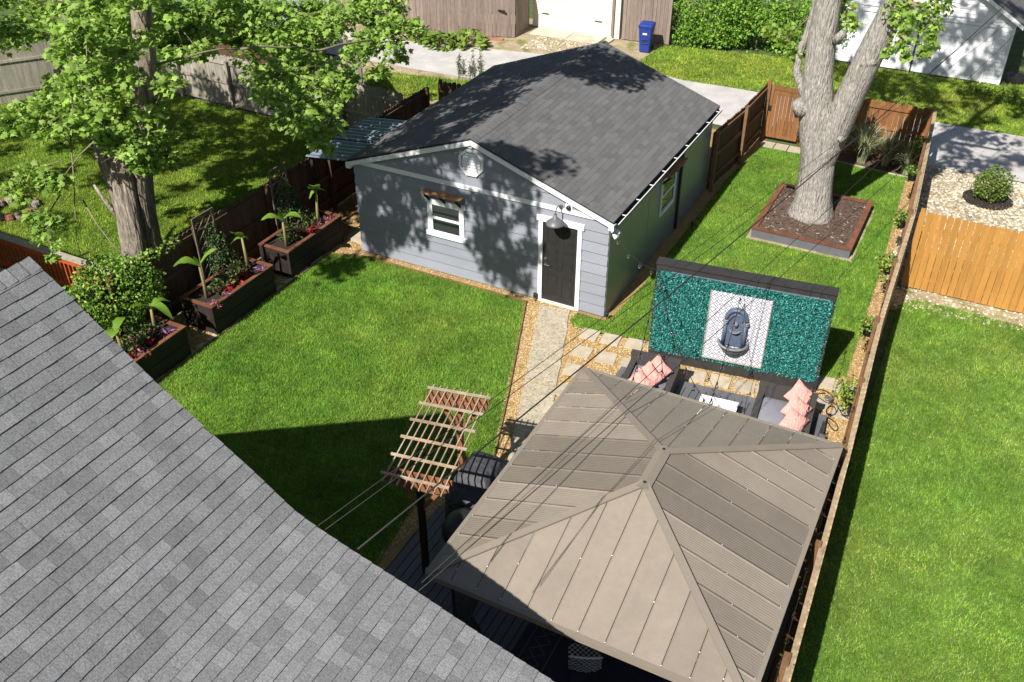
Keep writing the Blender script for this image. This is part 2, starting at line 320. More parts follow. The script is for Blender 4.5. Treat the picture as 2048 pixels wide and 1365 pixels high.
def lawn(name, poly, dens, cols, label, z=0, h=(.035, .075), wd=.013, holes=(), worn=0):
    sheet(name.replace('grass', 'lawn') + '_soil', poly, z, M['turf'])
    q = sample_poly(poly, dens, holes); keep = visible(q, .12) | (rng.random(len(q)) < .15); q = q[keep]; n = len(q)
    hh = rng.uniform(*h, n)*(1+.35*vnoise(q, .16)); ang = rng.uniform(0, 2*np.pi, n); lean = rng.normal(scale=.45, size=(n, 2))*hh[:, None]
    ww = wd*rng.uniform(.6, 1.3, n)
    ca, sa = np.cos(ang)*ww/2, np.sin(ang)*ww/2
    V = np.zeros((n, 3, 3)); V[:, 0] = np.c_[q[:, 0]-ca, q[:, 1]-sa, np.full(n, z)]; V[:, 1] = np.c_[q[:, 0]+ca, q[:, 1]+sa, np.full(n, z)]
    V[:, 2] = np.c_[q+lean, z+hh]
    c = pal(n, cols, .16)*np.array([.98, 1.08, .88])
    n1, n2, n3 = vnoise(q, .11), vnoise(q, .34), vnoise(q, 1.1); c *= (1+.20*n1+.14*n2+.06*n3)[:, None]; c *= np.c_[1+.08*n3+.10*n2, np.ones(n), 1+.1*n3]
    # patches of lusher and of yellower growth
    ph = np.sin(q[:, 0]*2.1+1.3*np.sin(q[:, 1]*1.7))*np.sin(q[:, 1]*2.6+1.1*np.sin(q[:, 0]*1.9+2)); c *= (1+.13*ph)[:, None]
    p2 = np.sin(q[:, 0]*.9+2+np.sin(q[:, 1]*.8))*np.sin(q[:, 1]*1.1+.7); c *= np.c_[1+.12*p2, np.ones(n), 1+.1*p2]
    if worn:
        dry = rng.random(n) < worn*(.5+.5*np.sin(q[:, 0]*3.1+np.cos(q[:, 1]*2.3)*2)); c[dry] = c[dry]*np.array([1.3, 1.04, 1.6])
    o = fast(name, V.reshape(-1, 3), np.arange(3*n).reshape(-1, 3), np.repeat(c, 3, 0), M['grass']); stuff(o)
    tag(o, label, 'grass'); return o
PLANTER_T = [(1.78, 5.05), (4.47, 5.05), (4.47, 8.25), (1.78, 8.25)]
lawn('backyard_grass', LAWN_BACK, 3600, G1, 'short bright green grass of the back yard in front of the grey garage', 0)
lawn('side_yard_grass', LAWN_SIDE, 3000, G1, 'green grass strip between the garage side and the right hand fence', 0, holes=[PLANTER_T])
lawn('right_yard_grass', LAWN_RIGHT, 3000, [(.175, .28, .035), (.215, .33, .045), (.14, .245, .028), (.29, .36, .12)], 'green grass of the neighbouring yard right of the fence', 0, worn=.10)
lawn('left_yard_grass', LAWN_LEFT, 1800, G2, 'yellowish green grass under the leafy maple in the left yard', 0, wd=.019)
lawn('far_grass', LAWN_FAR, 1000, G2, 'grass between the alley and the white garage', 0, wd=.03, h=(.04, .09), worn=.15)
lawn('verge_grass', LAWN_VERGE, 900, G2, 'thin weedy grass on the alley verge behind the pale fence', 0, wd=.03, h=(.05, .11), worn=.3)

# gravel beds, path and paving inside the yard
struct(sheet('gravel_path', [(-1.9, -.3), (-.6, -.12), (-.55, -.5), (-.45, -.74), (.02, -.70), (1.3, -.43), (1.6, -.7), (4.7, -.3), (5.15, -.02), (5.6, -.02), (5.75, -2), (6.0, -5), (6.2, -11.3), (-.5, -11.3), (-.66, -7.0), (-.05, -5.7), (.05, -5.45)], -.006, M['tan_bed']))
sheet('gravel_border', [(-8.7, -11.3), (-7.22, -11.3), (-7.2, -.5), (-6.3, -.27), (-1.8, -.27), (-.6, -.1), (0, -.12), (.2, 0), (.32, 1.8), (.36, 8), (.62, 10.85), (.6, 11.6), (-8.7, 11.6)], -.012, M['tan_bed'])
sheet('fence_gravel_border', [(4.88, 10.8), (5.18, 4.5), (5.3, .3), (5.1, 0), (5.72, 0), (5.62, 4.9), (5.2, 11.6)], -.010, M['tan_bed'])
sheet('shade_bed', [(2.6, 10.9), (5.0, 10.7), (5.2, 11.6), (1.9, 11.6), (1.9, 10.9)], .004, M['mulch'])
sheet('stone_strip', [(5.6, 3.3), (13, 3.9), (22, 4.0), (22, 5.2), (5.5, 5.0)], -.008, M['dirt'])
sheet('river_gravel', [(5.35, 4.7), (14, 4.8), (14, 11.75), (5.2, 11.9)], -.005, M['white_bed'])
sheet('alley_road', [(-60, 11.6), (-13, 11.9), (-8.8, 12.05), (5.3, 11.9), (60, 12.2), (60, 15.7), (5.3, 15.45), (-3.6, 15.4), (-5.6, 16.0), (-9, 15.6), (-14.8, 14.5), (-60, 14.2)], .002, M['alley'])
sheet('dirt_verge', [(-60, 14.1), (-14.8, 14.4), (-9, 15.5), (-5.5, 15.9), (-5.3, 19.5), (-60, 19.5)], -.004, M['dirt'])
sheet('parking_pad', [(-16, 6), (-6.4, 6), (-6.4, 12.1), (-16, 12)], -.008, M['dirt'])
def stones(name, poly, dens, size, cols, label, z=0, holes=(), parent=None):
    q = sample_poly(poly, dens, holes); q = q[visible(q, .1)]; n = len(q)
    tv = np.array([(1, 0, 0), (.3, .9, 0), (-.8, .5, 0), (-.7, -.6, 0), (.4, -.8, 0), (.05, 0, .6)]); tt = [(i, (i+1) % 5, 5) for i in range(5)]
    s = rng.uniform(*size, n); a = rng.uniform(0, 6.28, n); A = np.zeros((n, 3, 3)); A[:, 0, 0] = np.cos(a)*s; A[:, 0, 1] = np.sin(a)*s; A[:, 1, 0] = -np.sin(a)*s*.8; A[:, 1, 1] = np.cos(a)*s*.8
    A[:, 2] = rng.normal(scale=.35, size=(n, 3)); A[:, 2, 2] = 1; A[:, 2] *= s[:, None]
    V, T, Cv = scat(tv, tt, np.c_[q, np.full(n, z)], A, pal(n, cols, .22)); o = fast(name, V, T, Cv, M['stone']); stuff(o); tag(o, label, 'gravel'); return o
TAN = [(.43, .285, .12), (.36, .215, .075), (.47, .35, .19), (.30, .185, .07), (.49, .40, .25)]
PATH_C = [(-1.5, -.22), (-.78, -.1), (.3, -3.2), (.95, -5.1), (1.0, -5.8), (.52, -5.8), (-.02, -4.25)]
stones('path_gravel', [(-1.9, -.3), (-.6, -.12), (-.55, -.5), (.02, -.70), (1.3, -.43), (1.6, -.9), (4.7, -.5), (5.15, -.02), (5.6, -.02), (5.75, -2), (5.9, -4.4), (1.1, -4.2), (1.1, -6.1), (-.1, -6.1), (-.5, -8.6), (-.66, -7.0), (-.05, -5.7), (.05, -5.45)], 2200, (.010, .021), TAN, 'loose tan pea gravel around the stepping stones and concrete path', 0, holes=[PATH_C])
stones('border_gravel', [(-8.6, -8), (-7.22, -8), (-7.2, -.5), (-6.3, -.25), (-1.8, -.25), (-.6, 0), (-6.6, 0), (-6.7, 1.2), (-8.6, 1.2)], 1300, (.011, .022), TAN, 'tan gravel along the raised planters and garage foot', -.004)
stones('fence_gravel', [(4.88, 10.8), (5.18, 4.5), (5.3, .3), (5.1, 0), (5.72, 0), (5.62, 4.9), (5.2, 11.6)], 1200, (.011, .022), TAN, 'tan gravel strip along the foot of the right hand fence', -.004)
RIV = [(.50, .44, .33), (.40, .33, .22), (.57, .53, .45), (.32, .25, .14), (.44, .40, .32), (.27, .22, .16)]
stones('river_stone', [(5.35, 4.8), (10, 4.8), (10, 11.8), (5.2, 11.9)], 330, (.030, .065), RIV, 'large pale river stones behind the orange fence', 0)
stones('strip_stone', [(5.75, 3.4), (8.4, 3.75), (12, 4.0), (12, 4.6), (5.6, 4.6)], 120, (.025, .05), RIV, 'scattered pale stones at the foot of the orange fence', 0)
stones('drive_stone', [(-10.2, 15.8), (-7.4, 16.4), (-7.6, 17.6), (-10.2, 17.4)], 160, (.03, .06), RIV, 'pale loose stones in front of the cream garage', 0)

# concrete walk in two slabs with the crack between them
pw = empty('concrete_path', (-.6, -2, 0)); struct(pw)
def lerp2(a, b, t): return (a[0]+(b[0]-a[0])*t, a[1]+(b[1]-a[1])*t)
lA, lB = (-1.5, -.22), (.55, -5.95); rA, rB = (-.80, -.1), (1.18, -5.8)
for t0, t1 in ((0, .475), (.482, 1)):
    a, b, c_, d_ = lerp2(lA, lB, t0), lerp2(rA, rB, t0), lerp2(rA, rB, t1), lerp2(lA, lB, t1)
    N_ = 12; L_ = [(a[0]+(d_[0]-a[0])*i/N_+random.uniform(-.015, .015), a[1]+(d_[1]-a[1])*i/N_) for i in range(N_+1)]; R_ = [(b[0]+(c_[0]-b[0])*i/N_+random.uniform(-.02, .02), b[1]+(c_[1]-b[1])*i/N_) for i in range(N_+1)]
    MB().prism(L_ + R_[::-1], -.05, .014).build('concrete_slab', M['concrete'], pw)
pg = empty('stepping_stone_path', (.6, -1.5, 0)); struct(pg)
for i, (x, y, r) in enumerate([(0, -.8, 4), (.48, -.77, 6), (1.02, -.70, 5), (.12, -1.48, 3), (.67, -1.44, 7), (1.19, -1.42, 9), (.24, -2.15, 5), (.36, -2.85, 6), (.42, -3.5, 4), (2.56, -1.17, 8), (3.06, -1.12, 6), (3.55, -1.06, 8), (4.0, -1.02, 8), (4.95, -.16, 5), (5.37, -.24, 8), (5.0, -.93, 7), (5.52, -.98, 3), (5.1, -1.6, 5)]):
    R_ = Matrix.Rotation(math.radians(r), 3, 'Z'); s = .40
    poly = [(x+(R_ @ Vector((a*s/2+random.uniform(-.012, .012), b*s/2*.97, 0))).x, y+(R_ @ Vector((a*s/2, b*s/2*.97+random.uniform(-.012, .012), 0))).y) for a, b in ((-1, -1), (1, -1), (1, 1), (-1, 1))]
    MB().prism(poly, -.03, .026).build('paving_stone', M['paver'], pg)
pp = empty('gate_paving', (.9, 11.1, 0)); struct(pp)
for i in range(3): MB().box(.55+i*.42, .94+i*.42, 10.98, 11.36, -.02, .02).build('paving_stone', M['paver'], pp)
cs = empty('driveway_apron', (-9.2, 18, 0)); struct(cs)
for x0, x1 in ((-10.65, -9.1), (-9.07, -7.75)): MB().prism([(x0, 17.55), (x1, 17.62), (x1, 18.6), (x0, 18.5)], -.04, .03).build('concrete_slab', M['slab'], cs)
# landscape edging strips of the lawns
for nm, pts in (('lawn_edging', [(-7.2, -8), (-7.2, -.52), (-6.3, -.25), (-1.84, -.25), (-.70, -3.25), (.09, -5.45)]), ('bed_edging', [(2.7, 10.87), (4.95, 10.68)])):
    e = MB()
    for p, q in zip(pts, pts[1:]): e.beam((*p, .012), (*q, .012), .02, .06)
    struct(e.build(nm, M['rail_brown'] if nm == 'lawn_edging' else M['slab']))
# rough split stones lining the planter side of the lawn
sb = empty('stone_edging', (-7.3, -4, 0)); struct(sb)
y = -7.6
while y < -.6:
    L_ = random.uniform(.22, .5); wv = random.uniform(.07, .13); x = -7.3+random.uniform(-.02, .02)
    poly = [(x-wv/2, y), (x+wv/2, y+.02), (x+wv/2+random.uniform(-.02, .02), y+L_*.5), (x+wv/2, y+L_-.02), (x-wv/2, y+L_)]
    MB().prism(poly, -.02, random.uniform(.025, .05)).build('edge_stone', M['paver'], sb); y += L_+random.uniform(.0, .12)
fs_ = MB().prism([(-11.9, 16.0), (-11.2, 16.25), (-11.25, 16.5), (-11.95, 16.3)], -.01, .03).build('flat_stone', M['brick_red']); tag(fs_, 'flat red slab lying by the brown fence corner', 'stone')

# ================================================================== roofing
_pool = {}
def shingle_mesh(wd, exp, th, tone, m, key):
    k = (key, wd, tone)
    if k not in _pool:
        b = MB(); b.col = (tone,)*3; g = .0012 if key[0] == 'h' else .003
        # local axes: x along the course, y up the slope, z out of the roof; butt edge thick, head thin
        b.add([(-wd/2+g, 0, -.002), (wd/2-g, 0, -.002), (wd/2-g, exp+.03, -.002), (-wd/2+g, exp+.03, -.002), (-wd/2+g, 0, th), (wd/2-g, 0, th), (wd/2-g, exp+.03, .002), (-wd/2+g, exp+.03, .002)],
              [(0, 3, 2, 1), (4, 5, 6, 7), (0, 1, 5, 4), (1, 2, 6, 5), (2, 3, 7, 6), (3, 0, 4, 7)])
        _pool[k] = (b, b.mesh('shingle', m))
    return _pool[k]
def roof_slope(prof, y0, y1, exp, widths, th, tones, m, parent, key, stagger=None, clipY=None):
    """prof: points (x, z) from eave up to ridge; courses run along y"""
    P = [Vector((x, 0, z)) for x, z in prof]; seg = [(b-a).length for a, b in zip(P, P[1:])]; tot = sum(seg); out = []
    def pos(s):
        for a, b, l in zip(P, P[1:], seg):
            if s <= l: return a+(b-a)*(s/l), (b-a).normalized()
            s -= l
        return P[-1], (P[-1]-P[-2]).normalized()
    s = 0; k = 0
    while s < tot-.03:
        p, _ = pos(s); p2, _ = pos(min(s+exp, tot)); up = (p2-p).normalized(); n = up.cross(Vector((0, 1, 0)))
        if n.z < 0: n = -n
        sgn = 1 if Vector((0, 1, 0)).cross(up).dot(n) > 0 else -1; xa = Vector((0, sgn, 0))
        y = y0 - (stagger[k % len(stagger)] if stagger else random.uniform(0, widths[-1]))
        while y < y1:
            wd = random.choice(widths); a, b = max(y, y0), min(y+wd, y1); y += wd
            if b-a < .02: continue
            rot = Matrix((xa, up, n)).transposed()
            sc = (b-a)/wd; lift = random.choice((0, 0, .001, .002, .004)) if key == 'h' else random.uniform(0, .0025); jit = random.uniform(-.003, .003) if key == 'h' else random.uniform(-.002, .002)
            mtx = Matrix.Translation(Vector((p.x, (a+b)/2, p.z)) + n*lift + up*jit) @ rot.to_4x4() @ Matrix.Diagonal((sc, min(1, (tot-s+.02)/(exp+.03)), 1, 1))
            out.append((wd, random.choice(tones), mtx))
        s += exp; k += 1
    return out
def lay(items, exp, th, m, parent, key, nparts):
    def score(it):
        c = np.array(it[2].translation); d = c-CAM; z = d@_f; x = (d@_r)/z*FPX; y = (d@_u)/z*FPX
        return (z if z > 0 and abs(x) < 1024 and abs(y) < 682 else z+100)
    items.sort(key=score); rest = MB()
    for i, (wd, tone, mtx) in enumerate(items):
        b, me = shingle_mesh(wd, exp, th, tone, m, key)
        if i < nparts: piece(me, 'shingle', parent, mtx)
        else:
            rest.col = (tone,)*3; rest.add([mtx @ Vector(v) for v in b.v], b.f)
    if rest.v: stuff(rest.build('shingles', m, parent))

# ------------------------------------------------------------------ the house (only its roof is in the photograph)
house = empty('house', (0, -16, 0), 'house with light grey shingle roof filling the lower left corner', 'house')
PR = [(5.0, 3.14), (4.04, 3.44), (3.16, 3.69), (2.37, 3.95), (1.565, 4.18), (1.15, 4.31), (.86, 4.43), (.305, 4.83), (-.93, 5.66), (-2.10, 6.62), (-2.33, 6.75)]
HY0, HY1 = -24, -11.35
PL = [(-6.4, 3.5), (-2.33, 6.75)]
dk = MB()
for pr in (PR, PL):
    for (xa, za), (xb, zb) in zip(pr, pr[1:]):
        dk.extr([(xa, HY0, za-.012), (xb, HY0, zb-.012), (xb, HY0, zb-.07), (xa, HY0, za-.07)], (0, HY1-HY0-.02, 0))
roof = dk.build('roof_deck', M['felt'], house)
tones = (.83, .90, .95, .98, 1.0, 1.03, 1.07, 1.15)
it = roof_slope(PR, HY0+7.5, HY1, .150, (.14, .18, .23, .28, .34), .015, tones, M['shingle_light'], roof, 'h')
lay(it, .150, .015, M['shingle_light'], roof, 'h', 300)
itl = roof_slope(PL, HY0+7.5, HY1, .150, (.24, .34, .5), .011, tones, M['shingle_light'], roof, 'hl')
lay(itl, .150, .011, M['shingle_light'], roof, 'hl', 0)
it2 = roof_slope(PR, HY0, HY0+7.5, .150, (.5, .34), .011, tones, M['shingle_light'], roof, 'h2'); lay(it2, .150, .011, M['shingle_light'], roof, 'h2', 0)
cap = MB(); y = HY1
rc = M['shingle_light']
while y > -24:   # ridge cap pieces
    c2 = MB(); c2.col = (random.choice(tones),)*3; h = .02
    c2.add([(-2.33+.15, y, 6.69), (-2.33+.15, y-.2, 6.675), (-2.33, y, 6.795), (-2.33, y-.2, 6.78), (-2.33-.15, y, 6.69), (-2.33-.15, y-.2, 6.675)], [(0, 2, 3, 1), (2, 4, 5, 3)])
    c2.add([(-2.33+.15, y, 6.68), (-2.33, y, 6.77), (-2.33-.15, y, 6.68), (-2.33+.15, y, 6.69), (-2.33, y, 6.795), (-2.33-.15, y, 6.69)], [(0, 1, 4, 3), (1, 2, 5, 4)])
    c2.build('ridge_shingle', rc, roof); y -= .15
fr = MB()
for pr in (PR, PL):
    for (xa, za), (xb, zb) in zip(pr, pr[1:]): fr.extr([(xa, HY1-.045, za-.02), (xb, HY1-.045, zb-.02), (xb, HY1-.045, zb-.2), (xa, HY1-.045, za-.2)], (0, .02, 0))
fr.build('rake_board', M['white'], house)
wl = MB(); wy = HY1-.35
poly = [(-6.2, 0), (4.6, 0), (4.6, 3.15)] + [(x, z-.12) for x, z in PR[1:]] + [(-6.2, 3.55)]
wl.extr([(x, wy, z) for x, z in poly], (0, -.15, 0)); wl.box(-6.2, -6.05, -24, wy-.15, 0, 3.4); wl.box(4.45, 4.6, -24, wy-.15, 0, 3.1)
wl.build('wall', M['vinyl'], house)

# ------------------------------------------------------------------ grey garage
GW, GD, GH, RH = 6.585, 7.157, 2.41, 3.677
gar = empty('garage', (-GW/2, GD/2, 0), 'grey lap sided garage with dark shingle roof in the middle of the photo', 'garage')
core = MB(); core.extr([(-GW+.03, .03, 0), (-.03, .03, 0), (-.03, .03, GH), (-GW/2, .03, RH-.05), (-GW+.03, .03, GH)], (0, GD-.06, 0)); core.build('wall_core', M['dark_in'], gar)
k = (RH-GH)/(GW/2)
def gx_at(z): return 0 if z <= GH else (z-GH)/k     # gable inset at height z
front = struct(empty('front_wall', (-GW/2, 0, 0))); del front['kind']; setp(front, gar)
exp = .262; z = .03; i = 0
def board(x0, x1, z0, z1, x0t=None, x1t=None):
    x0t = x0 if x0t is None else x0t; x1t = x1 if x1t is None else x1t
    b = MB(); th = .036
    b.add([(x0, -th, z0), (x1, -th, z0), (x1t, -.006, z1), (x0t, -.006, z1), (x0, .03, z0), (x1, .03, z0), (x1t, .03, z1), (x0t, .03, z1)],
          [(0, 1, 2, 3), (5, 4, 7, 6), (1, 0, 4, 5), (2, 1, 5, 6), (3, 2, 6, 7), (0, 3, 7, 4)]); b.build('siding_board', M['siding'], front)
DX0, DX1 = -1.555, -.715
while z < GH-.02:
    z1 = min(z+exp, GH)
    if z1 < 2.2: board(-GW, DX0, z, z1); board(DX1, 0, z, z1)
    elif z < 2.1: board(-GW, 0, z, z1)
    else: board(-GW, 0, z, z1)
    # staggered butt joints read as hairlines: split the long boards once
    z = z1
z = GH+.1
while z < RH-.12:
    z1 = min(z+exp, RH-.03); a, b = gx_at(z), gx_at(z1); board(-GW+a, -a, z, z1, -GW+b, -b); z = z1
# side walls: smooth painted panels
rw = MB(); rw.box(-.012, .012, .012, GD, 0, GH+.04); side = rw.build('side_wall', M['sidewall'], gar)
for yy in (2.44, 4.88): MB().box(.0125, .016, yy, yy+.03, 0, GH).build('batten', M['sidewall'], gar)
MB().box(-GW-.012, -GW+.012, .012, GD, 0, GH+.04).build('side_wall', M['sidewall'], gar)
MB().extr([(-GW, GD-.01, 0), (0, GD-.01, 0), (0, GD-.01, GH), (-GW/2, GD-.01, RH-.03), (-GW, GD-.01, GH)], (0, .03, 0)).build('rear_wall', M['siding'], gar)
# roof
OV = .12; OF = .11; ez = GH - k*OV + .12; rz = RH + .015
GP_R = [(OV, ez), (-GW/2, rz)]; GP_L = [(-GW-OV, ez), (-GW/2, rz)]
dk = MB()
for pr in (GP_R, GP_L):
    (xa, za), (xb, zb) = pr; dk.extr([(xa, -OF, za-.012), (xb, -OF, zb-.012), (xb, -OF, zb-.05), (xa, -OF, za-.05)], (0, GD+2*OF, 0))
groof = dk.build('roof_deck', M['felt'], gar)
gt = (.89, .94, .97, 1.0, 1.03, 1.07, 1.13)
items = []
items += roof_slope(GP_R, -OF-.02, GD+OF, .1345, (.305,), .008, gt, M['shingle_dark'], groof, 'g', stagger=(0, .152))
items += roof_slope(GP_L, -OF-.02, GD+OF, .1345, (.305,), .008, gt, M['shingle_dark'], groof, 'g', stagger=(.1, .25))
lay(items, .1345, .008, M['shingle_dark'], groof, 'g', 300)
y = -OF-.02
while y < GD+OF-.1:
    c2 = MB(); c2.col = (random.choice(gt),)*3; X = -GW/2
    c2.add([(X+.15, y, rz-.034), (X+.15, y+.2, rz-.046), (X, y, rz+.026), (X, y+.2, rz+.012), (X-.15, y, rz-.034), (X-.15, y+.2, rz-.046)], [(0, 1, 3, 2), (2, 3, 5, 4)])
    c2.add([(X+.15, y, rz-.046), (X, y, rz+.012), (X-.15, y, rz-.046), (X+.15, y, rz-.034), (X, y, rz+.026), (X-.15, y, rz-.034)], [(0, 3, 4, 1), (1, 4, 5, 2)])
    c2.build('ridge_shingle', M['shingle_dark'], groof); y += .14
# white rake boards, frieze band, corner blocks
def slantbox(x0, z0, x1, z1, dz, ya, yb): return MB().extr([(x0, ya, z0), (x1, ya, z1), (x1, ya, z1-dz), (x0, ya, z0-dz)], (0, yb-ya, 0))
slantbox(OV+.02, ez-.052-.008, -GW/2-.0, rz-.052, .11, -OF-.025, -OF+.02).build('rake_board', M['white'], gar)
slantbox(-GW-OV-.02, ez-.052-.008, -GW/2+.0, rz-.052, .11, -OF-.028, -OF+.017).build('rake_board', M['white'], gar)
slantbox(OV, ez-.06, -GW/2, rz-.06, .02, -OF+.02, .0).build('soffit', M['white'], gar); slantbox(-GW-OV, ez-.06, -GW/2, rz-.06, .02, -OF+.02, .0).build('soffit', M['white'], gar)
MB().box(-GW-.02, .02, -.05, -.02, GH-.01, GH+.1).build('frieze_board', M['white'], gar)
for sx, x in ((1, OV-.1), (-1, -GW-OV-.02)): MB().box(x, x+.12, -OF-.03, -.0, ez-.2, ez-.075).build('eave_return', M['white'], gar)
# octagonal gable vent with louvres
vc = (-3.335, 3.08); vent = empty('gable_vent', (vc[0], -.05, vc[1])); setp(vent, gar)
def octo(r): return [(vc[0]+r*math.cos(math.radians(22.5+45*i)), vc[1]+r*math.sin(math.radians(22.5+45*i))) for i in range(8)]
o1, o2 = octo(.33), octo(.27); fr = MB()
for i in range(8):
    j = (i+1) % 8; fr.extr([(o1[i][0], -.07, o1[i][1]), (o1[j][0], -.07, o1[j][1]), (o2[j][0], -.07, o2[j][1]), (o2[i][0], -.07, o2[i][1])], (0, .06, 0))
fr.build('vent_frame', M['white'], vent)
for i in range(7):
    zz = vc[1]-.20+i*.066; hw = min(.24, .245*math.cos(math.radians(22.5))+.0) if abs(zz-vc[1]) < .1 else .24-(abs(zz-vc[1])-.1)*.95
    MB().add([(vc[0]-hw, -.062, zz-.03), (vc[0]+hw, -.062, zz-.03), (vc[0]+hw, -.03, zz+.032), (vc[0]-hw, -.03, zz+.032)], [(0, 1, 2, 3)]).extr([(vc[0]-hw, -.062, zz-.034), (vc[0]+hw, -.062, zz-.034), (vc[0]+hw, -.062, zz-.026), (vc[0]-hw, -.062, zz-.026)], (0, .03, 0)).build('louvre', M['white'], vent)
MB().box(vc[0]-.05, vc[0]+.05, -.09, -.03, vc[1]+.36, vc[1]+.46).build('camera_bracket', M['plastic_white'], gar)
# front window
def window(x0, x1, z0, z1, parent):
    wn = empty('window', ((x0+x1)/2, -.05, z0)); setp(wn, parent); t = .095
    MB().box(x0-t, x0, -.058, -.02, z0, z1).build('side_casing', M['white'], wn); MB().box(x1, x1+t, -.058, -.02, z0, z1).build('side_casing', M['white'], wn)
    MB().box(x0-t-.05, x1+t+.05, -.064, -.02, z1, z1+.115).build('head_casing', M['white'], wn); MB().box(x0-t-.05, x1+t+.05, -.085, -.02, z0-.11, z0).build('sill', M['white'], wn)
    MB().box(x0, x1, -.027, -.022, z0, z1).build('interior', M['dark_in'], wn)
    bl = MB(); zz = z0+.05
    while zz < z1-.02: bl.add([(x0+.05, -.0315, zz-.017), (x1-.05, -.0315, zz-.017), (x1-.05, -.028, zz+.0155), (x0+.05, -.028, zz+.0155)], [(0, 1, 2, 3)]); zz += .031
    bl.build('blind', M['blind'], wn)
    zm = (z0+z1)/2
    for a, b, yy in ((z0, zm, -.036), (zm, z1, -.042)):
        f = MB(); s = .035; f.box(x0, x0+s, yy-.01, yy, a, b); f.box(x1-s, x1, yy-.01, yy, a, b); f.box(x0+s, x1-s, yy-.01, yy, a, a+s); f.box(x0+s, x1-s, yy-.01, yy, b-s, b)
        f.build('sash', M['white'], wn); MB().add([(x0+s, yy-.004, a+s), (x1-s, yy-.004, a+s), (x1-s, yy-.004, b-s), (x0+s, yy-.004, b-s)], [(0, 1, 2, 3)]).build('pane', M['glass'], wn)
window(-4.45, -3.66, 1.12, 1.86, gar)
# wooden slat awnings
def awning(c0, c1, nrm, drop, parent):
    aw = empty('window_awning', (Vector(c0)+Vector(c1))/2); setp(aw, parent); d = (Vector(c1)-Vector(c0)); nrm = Vector(nrm)
    for t in (.05, .5, .95):
        p = Vector(c0)+d*t; MB().beam(p+Vector((0, 0, -.22)), p+nrm*.19+Vector((0, 0, -.02)), .045, .05).build('bracket', M['plank_dark'], aw)
        MB().beam(p, p+nrm*.22, .045, .06).build('arm', M['plank_dark'], aw)
    for q in (.045, .10, .155, .21): MB().beam(Vector(c0)+nrm*q-d*.06+Vector((0, 0, .045)), Vector(c1)+nrm*q+d*.06+Vector((0, 0, .045)), .05, .03).build('slat', M['awning_wood'], aw)
awning((-4.52, -.03, 2.13), (-3.6, -.03, 2.13), (0, -1, 0), .1, gar)
# door with casing, six pressed panels, lever and threshold
dr = empty('door', (-1.135, -.03, 0)); setp(dr, gar)
MB().box(DX0, DX1, -.012, .02, .05, 2.075).build('door_slab', M['black_door'], dr)
for cx in (DX0+.235, DX1-.235):
    for z0, z1 in ((.22, .78), (.92, 1.42), (1.56, 1.94)):
        f = MB(); a, b = cx-.135, cx+.135; s = .022
        for q in ((a, b, z0, z0+s), (a, b, z1-s, z1), (a, a+s, z0+s, z1-s), (b-s, b, z0+s, z1-s)): f.box(q[0], q[1], -.021, -.012, q[2], q[3])
        f.box(a+.045, b-.045, -.018, -.012, z0+.045, z1-.045); f.build('door_panel', M['black_door'], dr)
h = MB(); h.lathe([(.03, 0), (.03, .012), (.012, .014), (.012, .05)], 12, (0, 0, 0)); 
hv = MB(); hv.tube([(DX0+.07, -.012, 1.0), (DX0+.07, -.065, 1.0)], .018, 8); hv.tube([(DX0+.07, -.06, 1.0), (DX0+.19, -.06, .995)], .011, 8); hv.tube([(DX0+.07, -.012, 1.14), (DX0+.07, -.03, 1.14)], .03, 12); hv.build('door_handle', M['chrome'], dr)
t = .10
MB().box(DX0-t, DX0, -.055, -.02, 0, 2.08).build('side_casing', M['white'], dr); MB().box(DX1, DX1+t, -.055, -.02, 0, 2.08).build('side_casing', M['white'], dr)
MB().box(DX0-t-.05, DX1+t+.05, -.062, -.02, 2.08, 2.22).build('head_casing', M['white'], dr); MB().box(DX0, DX1, -.07, .0, .0, .05).build('threshold', M['vinyl'], dr)
# gutter, hangers and downspout on the right eave
gu = MB(); pr = [(0, 0), (.015, -.09), (.10, -.10), (.125, -.005), (.118, -.005), (.095, -.09), (.022, -.08), (.007, 0)]
gx0 = OV-.02; gu.extr([(gx0+a, -OF+.02, ez-.03+b) for a, b in pr], (0, GD+2*OF-.06, 0)); gut = gu.build('gutter', M['black_metal'], gar)
MB().box(gx0+.112, gx0+.13, -OF+.02, GD+OF-.04, ez-.042, ez-.028).build('gutter_lip', M['white'], gut)
for i in range(9): MB().box(gx0, gx0+.125, .35+i*.82, .375+i*.82, ez-.04, ez-.03).build('gutter_hanger', M['white'], gut)
MB().box(.012, .075, 4.6, 4.68, .05, ez-.1).build('downspout', M['black_paint'], gut)
# side window with wooden bracket awning
sw = empty('side_window', (0, 3.75, 1.1)); setp(sw, gar); y0, y1, z0, z1, t = 3.3, 4.2, 1.12, 1.9, .085
for q in ((y0-t, y0, z0-.1, z1+.1), (y1, y1+t, z0-.1, z1+.1)): MB().box(.013, .045, q[0], q[1], q[2], q[3]).build('side_casing', M['white'], sw)
MB().box(.013, .045, y0, y1, z1, z1+.1).build('head_casing', M['white'], sw); MB().box(.013, .06, y0, y1, z0-.1, z0).build('sill', M['white'], sw); MB().box(.013, .04, y0, y1, (z0+z1)/2-.025, (z0+z1)/2+.025).build('sash', M['white'], sw)
for a, b in ((z0, (z0+z1)/2-.025), ((z0+z1)/2+.025, z1)): MB().add([(.02, y0, a), (.02, y1, a), (.02, y1, b), (.02, y0, b)], [(0, 1, 2, 3)]).build('pane', M['glass'], sw)
MB().box(.0125, .016, y0, y1, z0, z1).build('interior', M['dark_in'], sw)
awning((.02, 3.2, 2.12), (.02, 4.3, 2.12), (1, 0, 0), .1, gar)
